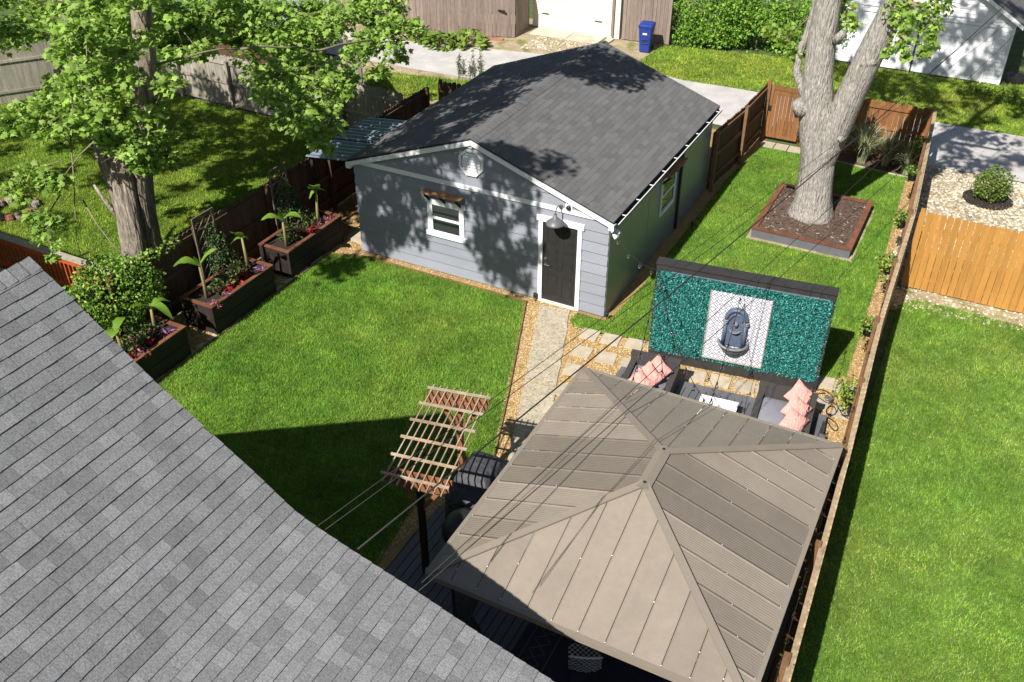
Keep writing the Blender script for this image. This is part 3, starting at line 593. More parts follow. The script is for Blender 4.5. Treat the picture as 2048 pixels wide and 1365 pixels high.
# barn lamp over the door
bl = empty('barn_lamp', (-1.135, -.06, 2.35), 'black gooseneck barn lamp above the garage door', 'lamp')
nk = MB(); nk.tube([(-1.13, -.05, 2.52), (-1.135, -.16, 2.60), (-1.135, -.27, 2.60), (-1.135, -.32, 2.52), (-1.135, -.32, 2.44)], .014, 8); nk.build('gooseneck', M['lamp_metal'], bl, True)
bp = MB(); bp.tube([(-1.13, -.02, 2.52), (-1.13, -.055, 2.52)], .055, 14); bp.build('back_plate', M['lamp_metal'], bl)
sh = MB(); sh.lathe([(.035, .20), (.045, .13), (.06, .125), (.075, .09), (.10, .085), (.20, .0), (.205, -.035), (.198, -.035), (.19, .0), (.09, .07), (.01, .08)], 28, (-1.135, -.32, 2.27)); sh.build('lamp_shade', M['lamp_metal'], bl, True)
fl = empty('sensor_light', (-.93, -.06, 2.5), 'round black camera on white block above the garage door', 'camera')
MB().box(-1.02, -.86, -.062, -.02, 2.48, 2.64).build('mounting_block', M['white'], fl)
s = MB(); s.tube([(-.94, -.06, 2.56), (-.94, -.10, 2.56), (-.94, -.115, 2.56)], [.055, .055, .035], 16); s.build('lens', M['black_metal'], fl, True)
s = empty('flood_light', (.08, .05, 2.2), 'small twin white floodlight under the garage roof corner', 'lamp')
q = MB(); q.box(.015, .04, .06, .2, 2.13, 2.24); q.build('base', M['plastic_white'], s)
for y, dz in ((.07, -.03), (.2, 0)):
    q = MB(); q.tube([(.05, y, 2.17+dz), (.10, y-.03, 2.14+dz), (.17, y-.06, 2.10+dz)], [.025, .05, .065], 12); q.build('lamp_head', M['plastic_white'], s, True)
s = MB(); s.tube([(.015, 1.15, 2.25), (.07, 1.15, 2.25), (.09, 1.15, 2.25)], [.08, .08, .05], 14); tag(s.build('eave_vent_hood', M['galv'], None, True), 'round grey vent hood on the shaded garage side wall', 'vent')

# ================================================================== fences
def dogear(wd, h, th=.02, ear=.035, flat=False):
    pts = [(-wd/2, 0, 0), (wd/2, 0, 0), (wd/2, 0, h), (-wd/2, 0, h)] if flat else [(-wd/2, 0, 0), (wd/2, 0, 0), (wd/2, 0, h-ear), (wd/2-ear, 0, h), (-wd/2+ear, 0, h), (-wd/2, 0, h-ear)]
    return MB().extr(pts, (0, th, 0))
def fence(name, label, path, h, m, wd=.14, gap=.006, rail_side=1, rails=(.3, .95, 1.55), post_every=2.4, rm=None, pm=None, flat=False, jit=.012, lean=.004, postside=None, ph=None, base=.03):
    """path: plan polyline. pickets stand on the line; rails and posts on the side given by the left normal * rail_side"""
    root = empty(name, (*path[0], 0), label, 'fence'); rm = rm or m; pm = pm or rm; postside = postside or rail_side; ph = ph or h+.02
    meshes = [dogear(wd, h-base+dz, flat=flat).mesh('picket', m) for dz in (-.012, 0, .01)]
    for a, b in zip(path, path[1:]):
        a = Vector((*a, 0)); b = Vector((*b, 0)); d = b-a; L = d.length; d.normalize(); n = Vector((-d.y, d.x, 0)); ang = math.atan2(d.y, d.x)
        cnt = max(1, int(round(L/(wd+gap)))); st = L/cnt
        for i in range(cnt):
            p = a+d*(st*(i+.5)) + Vector((0, 0, base+random.uniform(-jit, jit)))
            mt = Matrix.Translation(p-n*.01) @ Matrix.Rotation(ang, 4, 'Z') @ Matrix.Rotation(random.uniform(-lean, lean), 4, 'Y') @ Matrix.Diagonal((st-gap*random.uniform(.6, 1.8), 1, 1, 1)) @ Matrix.Diagonal((1/wd, 1, 1, 1))
            piece(random.choice(meshes), 'picket', root, mt)
        k = max(1, int(round(L/post_every)))
        for i in range(k):
            p, q = a+d*(L*i/k), a+d*(L*(i+1)/k)
            for z in rails:
                off = n*rail_side*.036; MB().beam(p+off+Vector((0, 0, z)), q+off+Vector((0, 0, z)), .038, .088).build('rail', rm, root)
        for i in range(k+1):
            p = a+d*min(max(L*i/k, .05), L-.05)+n*postside*.105; MB().obox(p+Vector((0, 0, ph/2)), (.09, .09, ph), Matrix.Rotation(ang, 3, 'Z')).build('post', pm, root)
    return root
fence('left_fence', 'dark brown dog-eared fence behind the raised planters on the left', [(-8.62, -10.9), (-8.62, 6.45)], 1.78, M['fence_dark'], rail_side=-1, rails=(.35, 1.0, 1.62))
fence('alley_corner_fence', 'short dark brown fence closing the gap behind the garage left corner', [(-8.5, 7.0), (-6.75, 7.35)], 1.8, M['fence_dark'], rail_side=1)
RF = [(6.35, -15.6), (6.13, -8.6), (5.96, -4.3), (5.74, -.13), (5.62, 4.85), (5.2, 11.6)]
fence('right_fence', 'long weathered tan fence seen edge on along the right yard boundary', RF, 1.76, M['fence_tan'], rail_side=1, rails=(.35, .95, 1.42), rm=M['rail_brown'], jit=.02, lean=.01)
rfence = [o for o in bpy.data.objects if o.name == 'right_fence'][0]
for (xa, ya), (xb, yb) in zip(RF, RF[1:]):
    k_ = max(1, round(abs(yb-ya)/2.4))
    for i in range(k_):
        p = Vector((xa+(xb-xa)*i/k_, ya+(yb-ya)*i/k_, 1.70)); q_ = Vector((xa+(xb-xa)*(i+1)/k_, ya+(yb-ya)*(i+1)/k_, 1.70)); off = Vector((-.045, 0, 0))
        MB().beam(p+off+Vector((random.uniform(-.01, .01), 0, 0)), q_+off+Vector((random.uniform(-.01, .01), 0, 0)), .07, .05).build('top_rail', M['fence_tan'], rfence)
fence('back_fence', 'warm brown fence behind the ornamental grasses and grey trunk', [(5.13, 11.62), (1.62, 11.62)], 1.76, M['fence_warm'], rail_side=1, rails=(.3, 1.0, 1.6), gap=.006)
fence('side_gate_fence', 'brown fence running from garage corner back to the gate', [(.06, 7.2), (.28, 9.4), (.36, 11.55)], 1.76, M['fence_dark'], rail_side=-1, rails=(.35, 1.0, 1.6), rm=M['rail_brown'])
fence('orange_fence', 'bright orange stained fence between right lawn and stone bed', [(5.72, 4.47), (15, 4.5)], 1.98, M['fence_orange'], rail_side=1, wd=.14, gap=.007, jit=.006)
fence('neighbour_back_fence', 'pale weathered fence across the end of the left yard', [(-8.95, 5.75), (-20.4, 6.1)], 1.76, M['fence_grey'], rail_side=1, rails=(.12, .85, 1.5), ph=1.6)
fence('neighbour_side_fence', 'grey picket fence in the far upper left corner', [(-20.5, 6.0), (-26, -1.5)], 1.85, M['fence_grey'], rail_side=1, rails=(.4, 1.4))
fence('verge_fence', 'short whitish board fence standing at the alley verge', [(-11.7, 7.6), (-13.4, 9.2)], 1.75, M['fence_grey'], rail_side=1)
fence('brown_alley_fence', 'tall greyish brown board fence behind the hostas', [(-19, 15.4), (-13.4, 15.75), (-10.95, 16.85)], 2.1, M['fence_far'], rail_side=1, flat=True, wd=.145)
fence('gate_return_fence', 'short brown board fence turning back to the cream garage', [(-10.95, 16.9), (-11.05, 18.3)], 2.1, M['fence_far'], rail_side=1, flat=True)
fence('bin_fence', 'narrow brown board fence behind the blue bin', [(-7.1, 18.55), (-5.2, 18.75)], 2.1, M['fence_far'], rail_side=1, flat=True, wd=.145)
# latch on the far gate panel
MB().box(-11.55, -11.25, 16.52, 16.60, 1.05, 1.09).build('gate_latch', M['black_metal']); tag(bpy.data.objects['gate_latch'], 'black latch on the brown board fence near the cream garage', 'latch')
# wooden yard gate
gt_ = empty('yard_gate', (.95, 11.6, 0), 'warm brown plank gate with frame beside the grey trunk', 'gate')
gx0_, gx1_ = .50, 1.50
for i in range(7): 
    wd = (gx1_-gx0_-.2)/7; MB().box(gx0_+.1+i*wd+.006, gx0_+.1+(i+1)*wd-.006, 11.56, 11.58, .14, 1.58).build('plank', M['fence_warm'], gt_)
for q in ((gx0_, gx0_+.1, .1, 1.72), (gx1_-.1, gx1_, .1, 1.72), (gx0_+.1, gx1_-.1, .1, .2), (gx0_+.1, gx1_-.1, 1.6, 1.72)): MB().box(q[0], q[1], 11.535, 11.585, q[2], q[3]).build('gate_frame', M['fence_warm'], gt_)
MB().box(gx0_+.02, gx0_+.09, 11.50, 11.535, .95, 1.1).build('latch', M['black_metal'], gt_)
for x in (.42, 1.58): MB().box(x-.05, x+.05, 11.56, 11.66, 0, 1.85).build('gate_post', M['fence_warm'], gt_)

# ================================================================== gazebo
EZ, RZ = 2.15, 2.86; X0, X1, Y0, Y1 = 1.45, 5.82, -9.78, -4.66; XC = (X0+X1)/2-.0; YC = (Y0+Y1)/2; RL = .36
gz = empty('gazebo', (XC, YC, 0), 'taupe metal hip roofed gazebo over the deck', 'gazebo')
def roof_side(ea, eb, ra, rb, npan, dark, nm, tonebase):
    """eave from ea to eb, ridge from ra to rb; panels run from eave to ridge with ribs"""
    ea, eb, ra, rb = map(Vector, (ea, eb, ra, rb)); L = (eb-ea).length; u = (eb-ea).normalized(); mid_e = (ea+eb)/2; mid_r = (ra+rb)/2
    v = (mid_r-mid_e); v -= u*v.dot(u); H = v.length; v.normalize(); n = u.cross(v); n = n if n.z > 0 else -n
    ua = (ra-ea).dot(u); ub = (rb-ea).dot(u)
    def vmax(t): return H*t/ua if t < ua else (H*(L-t)/(L-ub) if t > ub else H)
    pw_ = L/npan
    for i in range(npan):
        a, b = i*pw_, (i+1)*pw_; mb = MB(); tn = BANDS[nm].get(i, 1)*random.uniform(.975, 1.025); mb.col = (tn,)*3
        nr = 10; vs = []
        for j in range(nr+1):
            for s_, hh in ((0, 0.0), (.5, .0026)):
                t = a+.004+(b-a-.008)*(j+s_)/nr
                if j == nr and s_: continue
                edge = .010 if (j == 0 and s_ == 0) or j == nr else hh
                tt = min(max(t, .001), L-.001); p = ea+u*tt+n*edge; vs += [p, p+v*max(vmax(tt), .002)]
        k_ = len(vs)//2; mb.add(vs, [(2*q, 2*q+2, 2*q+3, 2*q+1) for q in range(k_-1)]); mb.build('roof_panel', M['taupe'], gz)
        for f_ in (.03, .5):
            vv = vmax(a+.001)*f_ if f_ > .1 else .05
            if vmax(a+.001) > .25 and random.random() < .7: SCREWS.append((ea+u*(a)+v*vv+n*.018, n))
SCREWS = []
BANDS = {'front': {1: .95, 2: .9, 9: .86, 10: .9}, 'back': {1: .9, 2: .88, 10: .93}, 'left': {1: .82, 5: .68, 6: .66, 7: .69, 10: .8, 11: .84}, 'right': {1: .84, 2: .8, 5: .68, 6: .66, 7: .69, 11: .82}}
A, B, C_, D_ = (X0, Y0, EZ), (X1, Y0, EZ), (X1, Y1, EZ), (X0, Y1, EZ); R1, R2 = (XC, YC-RL, RZ), (XC, YC+RL, RZ)
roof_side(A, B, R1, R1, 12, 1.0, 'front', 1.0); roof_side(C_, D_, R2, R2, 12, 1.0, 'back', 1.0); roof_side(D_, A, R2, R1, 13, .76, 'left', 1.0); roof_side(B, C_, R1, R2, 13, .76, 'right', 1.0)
for p, q in ((A, R1), (B, R1), (C_, R2), (D_, R2)):
    p = Vector(p); q = Vector(q); d = (q-p).normalized(); b = MB(); b.beam(p+Vector((0, 0, .024)), q+Vector((0, 0, .024)), .11, .02); b.build('hip_cap', M['taupe_cap'], gz)
rcap = MB(); rcap.extr([(XC-.10, YC-RL-.10, RZ+.0), (XC, YC-RL-.12, RZ+.055), (XC+.10, YC-RL-.10, RZ+.0)], (0, 2*RL+.22, 0)); rcap.build('ridge_cap', M['taupe_cap'], gz)
for y in (YC-RL-.02, YC+RL+.02):
    s = MB(); s.lathe([(.022, 0), (.022, .012), (.012, .018)], 8, (XC, y, RZ+.05)); s.build('bolt', M['black_metal'], gz)
for p, q in ((A, B), (B, C_), (C_, D_), (D_, A)): MB().beam(Vector(p)+Vector((0, 0, -.03)), Vector(q)+Vector((0, 0, -.03)), .06, .09).build('eave_rail', M['taupe_cap'], gz)
sm = MB(); sm.lathe([(.008, 0), (.008, .005), (.004, .007)], 6); sme = sm.mesh('screw', M['screw'])
for p, n in SCREWS: piece(sme, 'screw', gz, Matrix.Translation(p) @ n.to_track_quat('Z', 'Y').to_matrix().to_4x4())
for x in (X0+.28, X1-.28):
    for y in (Y0+.3, Y1-.3):
        MB().box(x-.06, x+.06, y-.06, y+.06, .2, EZ+.02).build('post', M['black_metal'], gz)
for p, q in (((X0+.28, Y0+.3), (X1-.28, Y0+.3)), ((X0+.28, Y1-.3), (X1-.28, Y1-.3)), ((X0+.28, Y0+.3), (X0+.28, Y1-.3)), ((X1-.28, Y0+.3), (X1-.28, Y1-.3))): MB().beam((*p, EZ-.08), (*q, EZ-.08), .06, .12).build('beam', M['black_metal'], gz)
# gathered curtain at the near left post
cu = MB(); 
def cr(a, t, p): return 1+.22*math.sin(7*a)
cu.tube([(X0+.42, Y0+.36, .25), (X0+.40, Y0+.35, .8), (X0+.36, Y0+.33, 1.1), (X0+.40, Y0+.35, 1.5), (X0+.46, Y0+.36, EZ-.14)], [.17, .15, .09, .15, .19], 28, True, cr); tag(cu.build('curtain', M['cover'], None, True), 'dark curtain tied to the near left gazebo post', 'curtain')

# ================================================================== deck
DK = [(1.14, -1.77), (5.27, -1.42), (5.75, -6), (6.0, -11.4), (-.12, -11.4), (-.2, -7.7), (.05, -6.15), (1.0, -6.1)]
deck = struct(empty('deck', (3, -6, 0)))
q = MB().prism(DK, 0, .15); q.build('deck_base', M['black_paint'], deck)
x = -.15; bw = .142
def yspan(x):
    ys = []
    for (xa, ya), (xb, yb) in zip(DK, DK[1:]+DK[:1]):
        if (xa > x) != (xb > x): ys.append(ya+(yb-ya)*(x-xa)/(xb-xa))
    return (min(ys), max(ys)) if len(ys) >= 2 else None
while x < 5.9:
    s = yspan(x+bw/2)
    if s: MB().box(x+.007, x+bw-.007, s[0]+.005, s[1]-(.16 if x > 1.05 else .02), .152, .18+random.uniform(-.001, .001)).build('deck_board', M['deck'], deck)
    x += bw
MB().beam((1.14, -1.87, .166), (5.27, -1.52, .166), .15, .03).build('border_board', M['deck'], deck)
MB().beam((1.14, -1.785, .09), (5.27, -1.435, .09), .03, .16).build('fascia_board', M['deck'], deck)

# ================================================================== privacy wall with fountain
WA, WB = Vector((1.44, -1.0, 0)), Vector((4.86, -.56, 0)); wd_ = (WB-WA).normalized(); wn_ = Vector((wd_.y, -wd_.x, 0)); WL = (WB-WA).length; wang = math.atan2(wd_.y, wd_.x); WM = Matrix.Translation(WA) @ Matrix.Rotation(wang, 4, 'Z')
WH = 2.36
pwl = empty('privacy_wall', WA+(WB-WA)/2, 'black framed privacy wall covered with teal faux hedge', 'privacy wall')
def wbox(x0, x1, y0, y1, z0, z1, nm, m, parent=pwl):   # local: x along wall, y behind (+), z up
    b = MB().box(x0, x1, y0, y1, z0, z1); o = b.build(nm, m); o.matrix_basis = WM.copy(); setp(o, parent) if parent else None; return o
wbox(.03, WL-.03, .03, .15, .05, WH-.13, 'back_panel', M['black_paint'])
for x0, x1 in ((0, WL*.42), (WL*.42+.004, WL*.56), (WL*.56+.004, WL*.72), (WL*.72+.004, WL)): wbox(x0-.02 if x0 == 0 else x0, x1 if x1 < WL else x1+.02, -.05, .21, WH-.03, WH, 'cap_board', M['black_paint'])
wbox(-.01, WL+.01, -.02, .18, WH-.16, WH-.03, 'top_beam', M['black_paint'])
wbox(-.01, .08, -.012, .18, 0, WH-.16, 'post', M['black_paint']); wbox(WL-.08, WL+.01, -.012, .18, 0, WH-.16, 'post', M['black_paint'])
wbox(.08, WL-.08, -.02, .0, .0, .27, 'base_board', M['black_paint'])
hb = wbox(.02, WL-.02, -.006, .029, .27, WH-.165, 'hedge_backing', M['hedge_back'])
wbox(.3, WL-.1, -.03, -.012, WH-.185, WH-.165, 'batten', M['galv'])
n = 19000; px_ = rng.uniform(.02, WL-.02, n); pz_ = rng.uniform(.25, WH-.18, n); k_ = ~((px_ > 1.14) & (px_ < 2.31) & (pz_ > .36) & (pz_ < 1.98)); px_, pz_ = px_[k_], pz_[k_]; n = len(px_)
loc = np.c_[px_, rng.uniform(-.055, -.012, n), pz_]
nr = rng.normal(size=(n, 3))*.75+np.array([0, -1.0, .35]); nr /= np.linalg.norm(nr, axis=1)[:, None]; tt = rng.normal(size=(n, 3)); tt -= nr*(tt*nr).sum(1)[:, None]; tt /= np.linalg.norm(tt, axis=1)[:, None]
A_ = np.stack([np.cross(tt, nr), tt, nr], 1)*rng.uniform(.03, .05, n)[:, None, None]
V, T, Cv = scat(OVAL_V, OVAL_T, loc, A_, pal(n, [(.016, .15, .135), (.022, .185, .165), (.012, .11, .10), (.06, .27, .235), (.009, .08, .075)], .2))
o = fast('faux_hedge_leaves', V, T, Cv, M['hedge_panel']); o.matrix_basis = WM.copy(); setp(o, pwl); stuff(o)
tp = empty('tile_panel', WA+wd_*1.72+wn_*.05); setp(tp, pwl); s = .195; i = 0
for c in range(6):
    for r in range(8):
        x0 = 1.14+c*s; z0 = .37+r*.2; o = MB().box(.001, s-.001, -.075, -.05, .001, .199).build('tile', M['tile']); o.matrix_basis = WM @ Matrix.Translation((x0, 0, z0)); setp(o, tp)
wbox(1.12, 2.33, -.074, -.0, .345, .368, 'tile_edge', M['paver'], tp); wbox(1.115, 1.138, -.072, -.0, .37, 1.97, 'tile_edge', M['fence_grey'], tp); wbox(2.312, 2.33, -.072, 0, .37, 1.97, 'tile_edge', M['fence_grey'], tp)
# wall fountain: arched back plate with pilasters, spout boss, small cup and half-round basin
ft = empty('wall_fountain', WM @ Vector((1.72, -.1, .75)), 'blue grey arched wall fountain on patterned white tile', 'fountain')
def fadd(mb, nm, m, smooth=False):
    o = mb.build(nm, m, None, smooth); o.matrix_basis = WM @ Matrix.Translation((1.70, -.075, .80)); setp(o, ft); return o
arch = [(-.24, 0), (.24, 0), (.24, .62)] + [(.24*math.cos(a), .62+.24*math.sin(a)*1.15) for a in np.linspace(0, math.pi, 13)[1:-1]] + [(-.24, .62)]
fadd(MB().extr([(x, -.05, z) for x, z in arch], (0, .05, 0)), 'back_plate', M['iron_blue'])
ring = MB(); ring.tube([(.2*math.cos(a), -.06, .62+.2*math.sin(a)*1.15) for a in np.linspace(0, math.pi, 15)], .035, 8); fadd(ring, 'arch_moulding', M['iron_blue'], True)
ring = MB(); ring.tube([(.13*math.cos(a), -.055, .60+.13*math.sin(a)*1.15) for a in np.linspace(0, math.pi, 13)], .018, 6); fadd(ring, 'arch_moulding', M['iron_blue'], True)
for sx in (-1, 1):
    p = MB(); p.tube([(sx*.2, -.065, .02), (sx*.2, -.065, .56)], .038, 10); fadd(p, 'pilaster', M['iron_blue'], True)
    for z in (.56, .60): c2 = MB(); c2.lathe([(.045, -.015), (.062, 0), (.045, .015)], 12, (sx*.2, -.065, z)); fadd(c2, 'capital', M['iron_worn'], True)
bs = MB(); bs.lathe([(.005, .05), (.04, .045), (.055, .0), (.035, -.05), (.005, -.06)], 10, (0, -.09, .55)); fadd(bs, 'spout_boss', M['iron_worn'], True)
def half(prof, c, n=20, sy=1):
    b = MB(); vs = []
    for r, z in prof: vs += [(c[0]+r*math.cos(math.pi+math.pi*j/(n-1)), c[1]+r*sy*math.sin(math.pi+math.pi*j/(n-1)), c[2]+z) for j in range(n)]
    k = len(prof); b.add(vs, [(i*n+j, i*n+j+1, (i+1)*n+j+1, (i+1)*n+j) for i in range(k-1) for j in range(n-1)]); return b
fadd(half([(.02, -.06), (.07, -.045), (.115, .0), (.12, .02), (.10, .02), (.06, -.01), (.0, -.02)], (0, -.05, .37), 18), 'cup', M['iron_worn'], True)
fadd(half([(.03, -.30), (.08, -.26), (.20, -.16), (.27, -.05), (.275, -.02), (.30, -.015), (.305, .03), (.275, .04), (.25, .03), (.22, -.06), (.0, -.10)], (0, 0, .02), 26, .92), 'basin', M['iron_blue'], True)
rr = MB(); rr.tube([(.295*math.cos(math.pi+math.pi*j/18), .295*.92*math.sin(math.pi+math.pi*j/18), .05) for j in range(19)], .026, 8); fadd(rr, 'basin_rim', M['iron_worn'], True)

# ================================================================== pergola (flat arbour on two T posts)
pe = empty('arbor_pergola', (.2, -7.3, 0), 'small slatted wooden arbor pergola on two posts beside the lawn', 'pergola')
PZ = 2.22
fl_, fr_, nl, nr_ = Vector((-.53, -6.45, PZ)), Vector((.46, -6.24, PZ)), Vector((-.07, -8.52, PZ)), Vector((.92, -8.36, PZ))
def pp_(s, t): return (fl_*(1-s)+fr_*s)*(1-t) + (nl*(1-s)+nr_*s)*t     # s across (left to right), t from far to near
for i in range(6):
    t = i/5; a, b = pp_(-.04, t), pp_(1.04, t); MB().beam(a+Vector((0, 0, .035)), b+Vector((0, 0, .035)), .036, .032).build('cross_rail', M['pergola'], pe)
for j in range(9):
    s = .035+j*.93/8; a, b = pp_(s, -.06), pp_(s, 1.07); MB().beam(a, b, .019, .028).build('slat', M['pergola'], pe)
for t in (.05, .95):
    for dt in (-.035, .035):
        a, b = pp_(-.02, t+dt), pp_(1.02, t+dt); d = (b-a); n_ = 9; top = []; bot = []
        for i in range(n_+1):
            u = i/n_; e = abs(2*u-1); top.append(a+d*u+Vector((0, 0, -.02))); bot.append(a+d*u+Vector((0, 0, -.20+.10*max(0, e-.55)/.45)))
        nrm = Vector((-d.y, d.x, 0)).normalized()*.03; MB().extr([*top, *bot[::-1]], nrm).build('end_beam', M['pergola_dark'], pe)
    c = pp_(.53, t); base = Vector((c.x, c.y, .0))
    MB().obox((c.x, c.y, (PZ-.03)/2), (.09, .09, PZ-.03), Matrix.Rotation(math.radians(10), 3, 'Z')).build('post', M['pergola_dark'] if t < .5 else M['plank_dark'], pe)
    for s_ in (-1, 1): MB().beam(base+Vector((0, 0, 1.55)), pp_(.53+s_*.36, t)+Vector((0, 0, -.12)), .04, .06).build('brace', M['pergola_dark'], pe)
c = pp_(.5, .05)
sl_ = MB(); sl_.box(c.x-.06, c.x+.06, c.y-.10, c.y-.03, PZ-.14, PZ-.07); tag(sl_.build('pergola_light', M['chrome']), 'small silver light fixed under the far end of the arbor pergola', 'lamp')

# covered grill beside the pergola
gc = empty('covered_grill', (.68, -6.9, .18), 'barbecue grill under a dark fabric cover beside the deck', 'grill')
def loft(rings, cap=True):
    b = MB(); n = len(rings[0]); vs = [v for r in rings for v in r]; k = len(rings)
    fs = [(i*n+j, i*n+(j+1) % n, (i+1)*n+(j+1) % n, (i+1)*n+j) for i in range(k-1) for j in range(n)]
    if cap: fs += [tuple(range(n-1, -1, -1)), tuple(range((k-1)*n, k*n))]
    return b.add(vs, fs)
def rrect(cx, cy, hx, hy, z, r, n=6, wav=0, ph=0, rot=0):
    pts = []
    for qx, qy, a0 in ((1, 1, 0), (-1, 1, 90), (-1, -1, 180), (1, -1, 270)):
        for i in range(n):
            a = math.radians(a0+90*i/(n-1)); k = 1+wav*math.sin(i*2.4+a0*.11+ph); x, y = qx*(hx-r)+r*math.cos(a), qy*(hy-r)+r*math.sin(a)
            x *= k; y *= k; pts.append((cx+x*math.cos(rot)-y*math.sin(rot), cy+x*math.sin(rot)+y*math.cos(rot), z))
    return pts
g = loft([rrect(.62, -6.85, .40*s, .62*s2, z, .12, 8, w_, z*9, .05) for s, s2, z, w_ in ((1.04, 1.03, .22, 0), (1, 1, .6, 0), (.97, .99, .95, 0), (.95, .97, 1.03, 0), (.84, .70, 1.09, 0), (.80, .64, 1.20, 0), (.66, .54, 1.31, 0), (.4, .3, 1.36, 0))]); g.build('cover', M['cover'], gc, True)
for x in (.32, .92):
    for y in (-7.3, -6.4): MB().lathe([(.04, 0), (.05, .03), (.04, .06)], 10, (x, y, .18)).build('caster', M['black_metal'], gc)
# round dark smoker/kettle standing in the shade nearer the camera
kt = empty('kettle_smoker', (.95, -7.95, .18), 'black rounded kettle smoker in the shade under the arbor pergola', 'smoker')
k1 = MB(); k1.lathe([(.05, .50), (.25, .55), (.34, .72), (.35, .80), (.36, .82)], 24, (.95, -7.95, .18)); k1.build('bowl', M['black_metal'], kt, True)
k1 = MB(); k1.lathe([(.36, .82), (.35, .90), (.27, 1.05), (.12, 1.14), (.0, 1.15)], 24, (.95, -7.95, .18)); k1.build('lid', M['black_metal'], kt, True)
for i in range(3):
    a = 2.1*i; MB().tube([(.95+.2*math.cos(a), -7.95+.2*math.sin(a), .74), (.95+.33*math.cos(a), -7.95+.33*math.sin(a), .18)], .015, 6).build('leg', M['black_metal'], kt)

# ================================================================== seating by the wall
def seat(name, label, x, y, rot, w_=.86, d_=1.0):
    root = empty(name, (x, y, .18), label, 'armchair'); Mx = Matrix.Translation((x, y, .18)) @ Matrix.Rotation(rot, 4, 'Z')
    def b(x0, x1, y0, y1, z0, z1, nm, m, bev=0):
        mb = MB()
        if bev: 
            cx, cy, hx, hy = (x0+x1)/2, (y0+y1)/2, (x1-x0)/2, (y1-y0)/2
            mb = loft([rrect(cx, cy, hx-bev*.6, hy-bev*.6, z0, .04, 4), rrect(cx, cy, hx, hy, z0+bev, .06, 4), rrect(cx, cy, hx, hy, z1-bev, .06, 4), rrect(cx, cy, hx-bev*.7, hy-bev*.7, z1, .05, 4)])
        else: mb.box(x0, x1, y0, y1, z0, z1)
        o = mb.build(nm, m, None, bool(bev)); o.matrix_basis = Mx.copy(); setp(o, root); return o
    # local: +y is the back
    h = w_/2
    b(-h, h, d_/2-.13, d_/2, .08, .60, 'backrest', M['wicker']); b(-h-.01, h+.01, d_/2-.14, d_/2+.005, .60, .625, 'back_rail', M['wicker'])
    for s in (-1, 1): b(s*h-(.11 if s > 0 else 0), s*h+(0 if s > 0 else .11), -d_/2, d_/2-.135, .08, .44, 'arm', M['wicker']); b(s*h-(.12 if s > 0 else -.0)-.0, s*h+(.0 if s > 0 else .12), -d_/2-.005, d_/2-.14, .44, .46, 'arm_cap', M['wicker'])
    b(-h+.115, h-.115, -d_/2+.01, d_/2-.14, .08, .25, 'seat_base', M['wicker']); b(-h+.118, h-.118, -d_/2, d_/2-.15, .255, .40, 'seat_cushion', M['cushion'], .03)
    for sx in (-1, 1):
        for sy in (-1, 1): b(sx*(h-.04)-.025, sx*(h-.04)+.025, sy*(d_/2-.05)-.025, sy*(d_/2-.05)+.025, 0, .08, 'foot', M['black_metal'])
    return root
seat('wicker_armchair', 'charcoal wicker armchair with grey cushion left of the white table', 1.94, -2.36, math.radians(6), .98, .95)
seat('wicker_armchair', 'charcoal wicker armchair with grey cushion right of the white table', 4.55, -2.30, math.radians(5), 1.08, 1.15)
# pink pillows, each a pinched square cushion leaning on edge
def pillow(name, label, p, size, rot, puff=.10, group=None):
    n = 9; vs = []; fs = []
    for side in (1, -1):
        for i in range(n):
            for j in range(n):
                u, v = 2*i/(n-1)-1, 2*j/(n-1)-1; e = (1-u*u)*(1-v*v); pin = 1-.10*(1-abs(u))*abs(v)**3; pin2 = 1-.10*(1-abs(v))*abs(u)**3
                vs.append(Vector((u*size/2*pin2*(1-.06*(1-v*v)*0), v*size/2*pin, side*puff*max(e, 0)**.45 + .006*math.sin(9*u+4*v))))
    for s in (0, 1):
        for i in range(n-1):
            for j in range(n-1):
                q = (s*n*n+i*n+j, s*n*n+(i+1)*n+j, s*n*n+(i+1)*n+j+1, s*n*n+i*n+j+1); fs.append(q if s == 0 else q[::-1])
    o = MB().add(vs, fs).build(name, M['pink'], None, True); o.matrix_basis = Matrix.Translation(p) @ rot; tag(o, label, 'pillow', group); return o
def prot(az, tilt, spin): return Matrix.Rotation(az, 4, 'Z') @ Matrix.Rotation(tilt, 4, 'X') @ Matrix.Rotation(spin, 4, 'Z')
R_ = math.radians
for i, (px, py, z, lab) in enumerate([(1310, 738, .80, 'farthest pink pillow leaning on the left armchair'), (1293, 752, .84, 'middle pink pillow on the left armchair'), (1274, 766, .86, 'nearest pink pillow on the left armchair by the gazebo roof')]):
    p = at(px+4, py+2, z-.05); pillow('pink_pillow', lab, p, .44, prot(R_(16+5*i), R_(50), R_(45)), group='pink pillows on the left armchair')
for i, (px, py, z, lab) in enumerate([(1600, 792, .84, 'farthest pink pillow leaning on the right armchair'), (1593, 820, .84, 'middle pink pillow on the right armchair'), (1588, 846, .84, 'nearest pink pillow on the right armchair by the gazebo roof')]):
    p = at(px, py, z-.08); pillow('pink_pillow', lab, p, .45, prot(R_(30+6*i), R_(52), R_(45)), group='pink pillows on the right armchair')
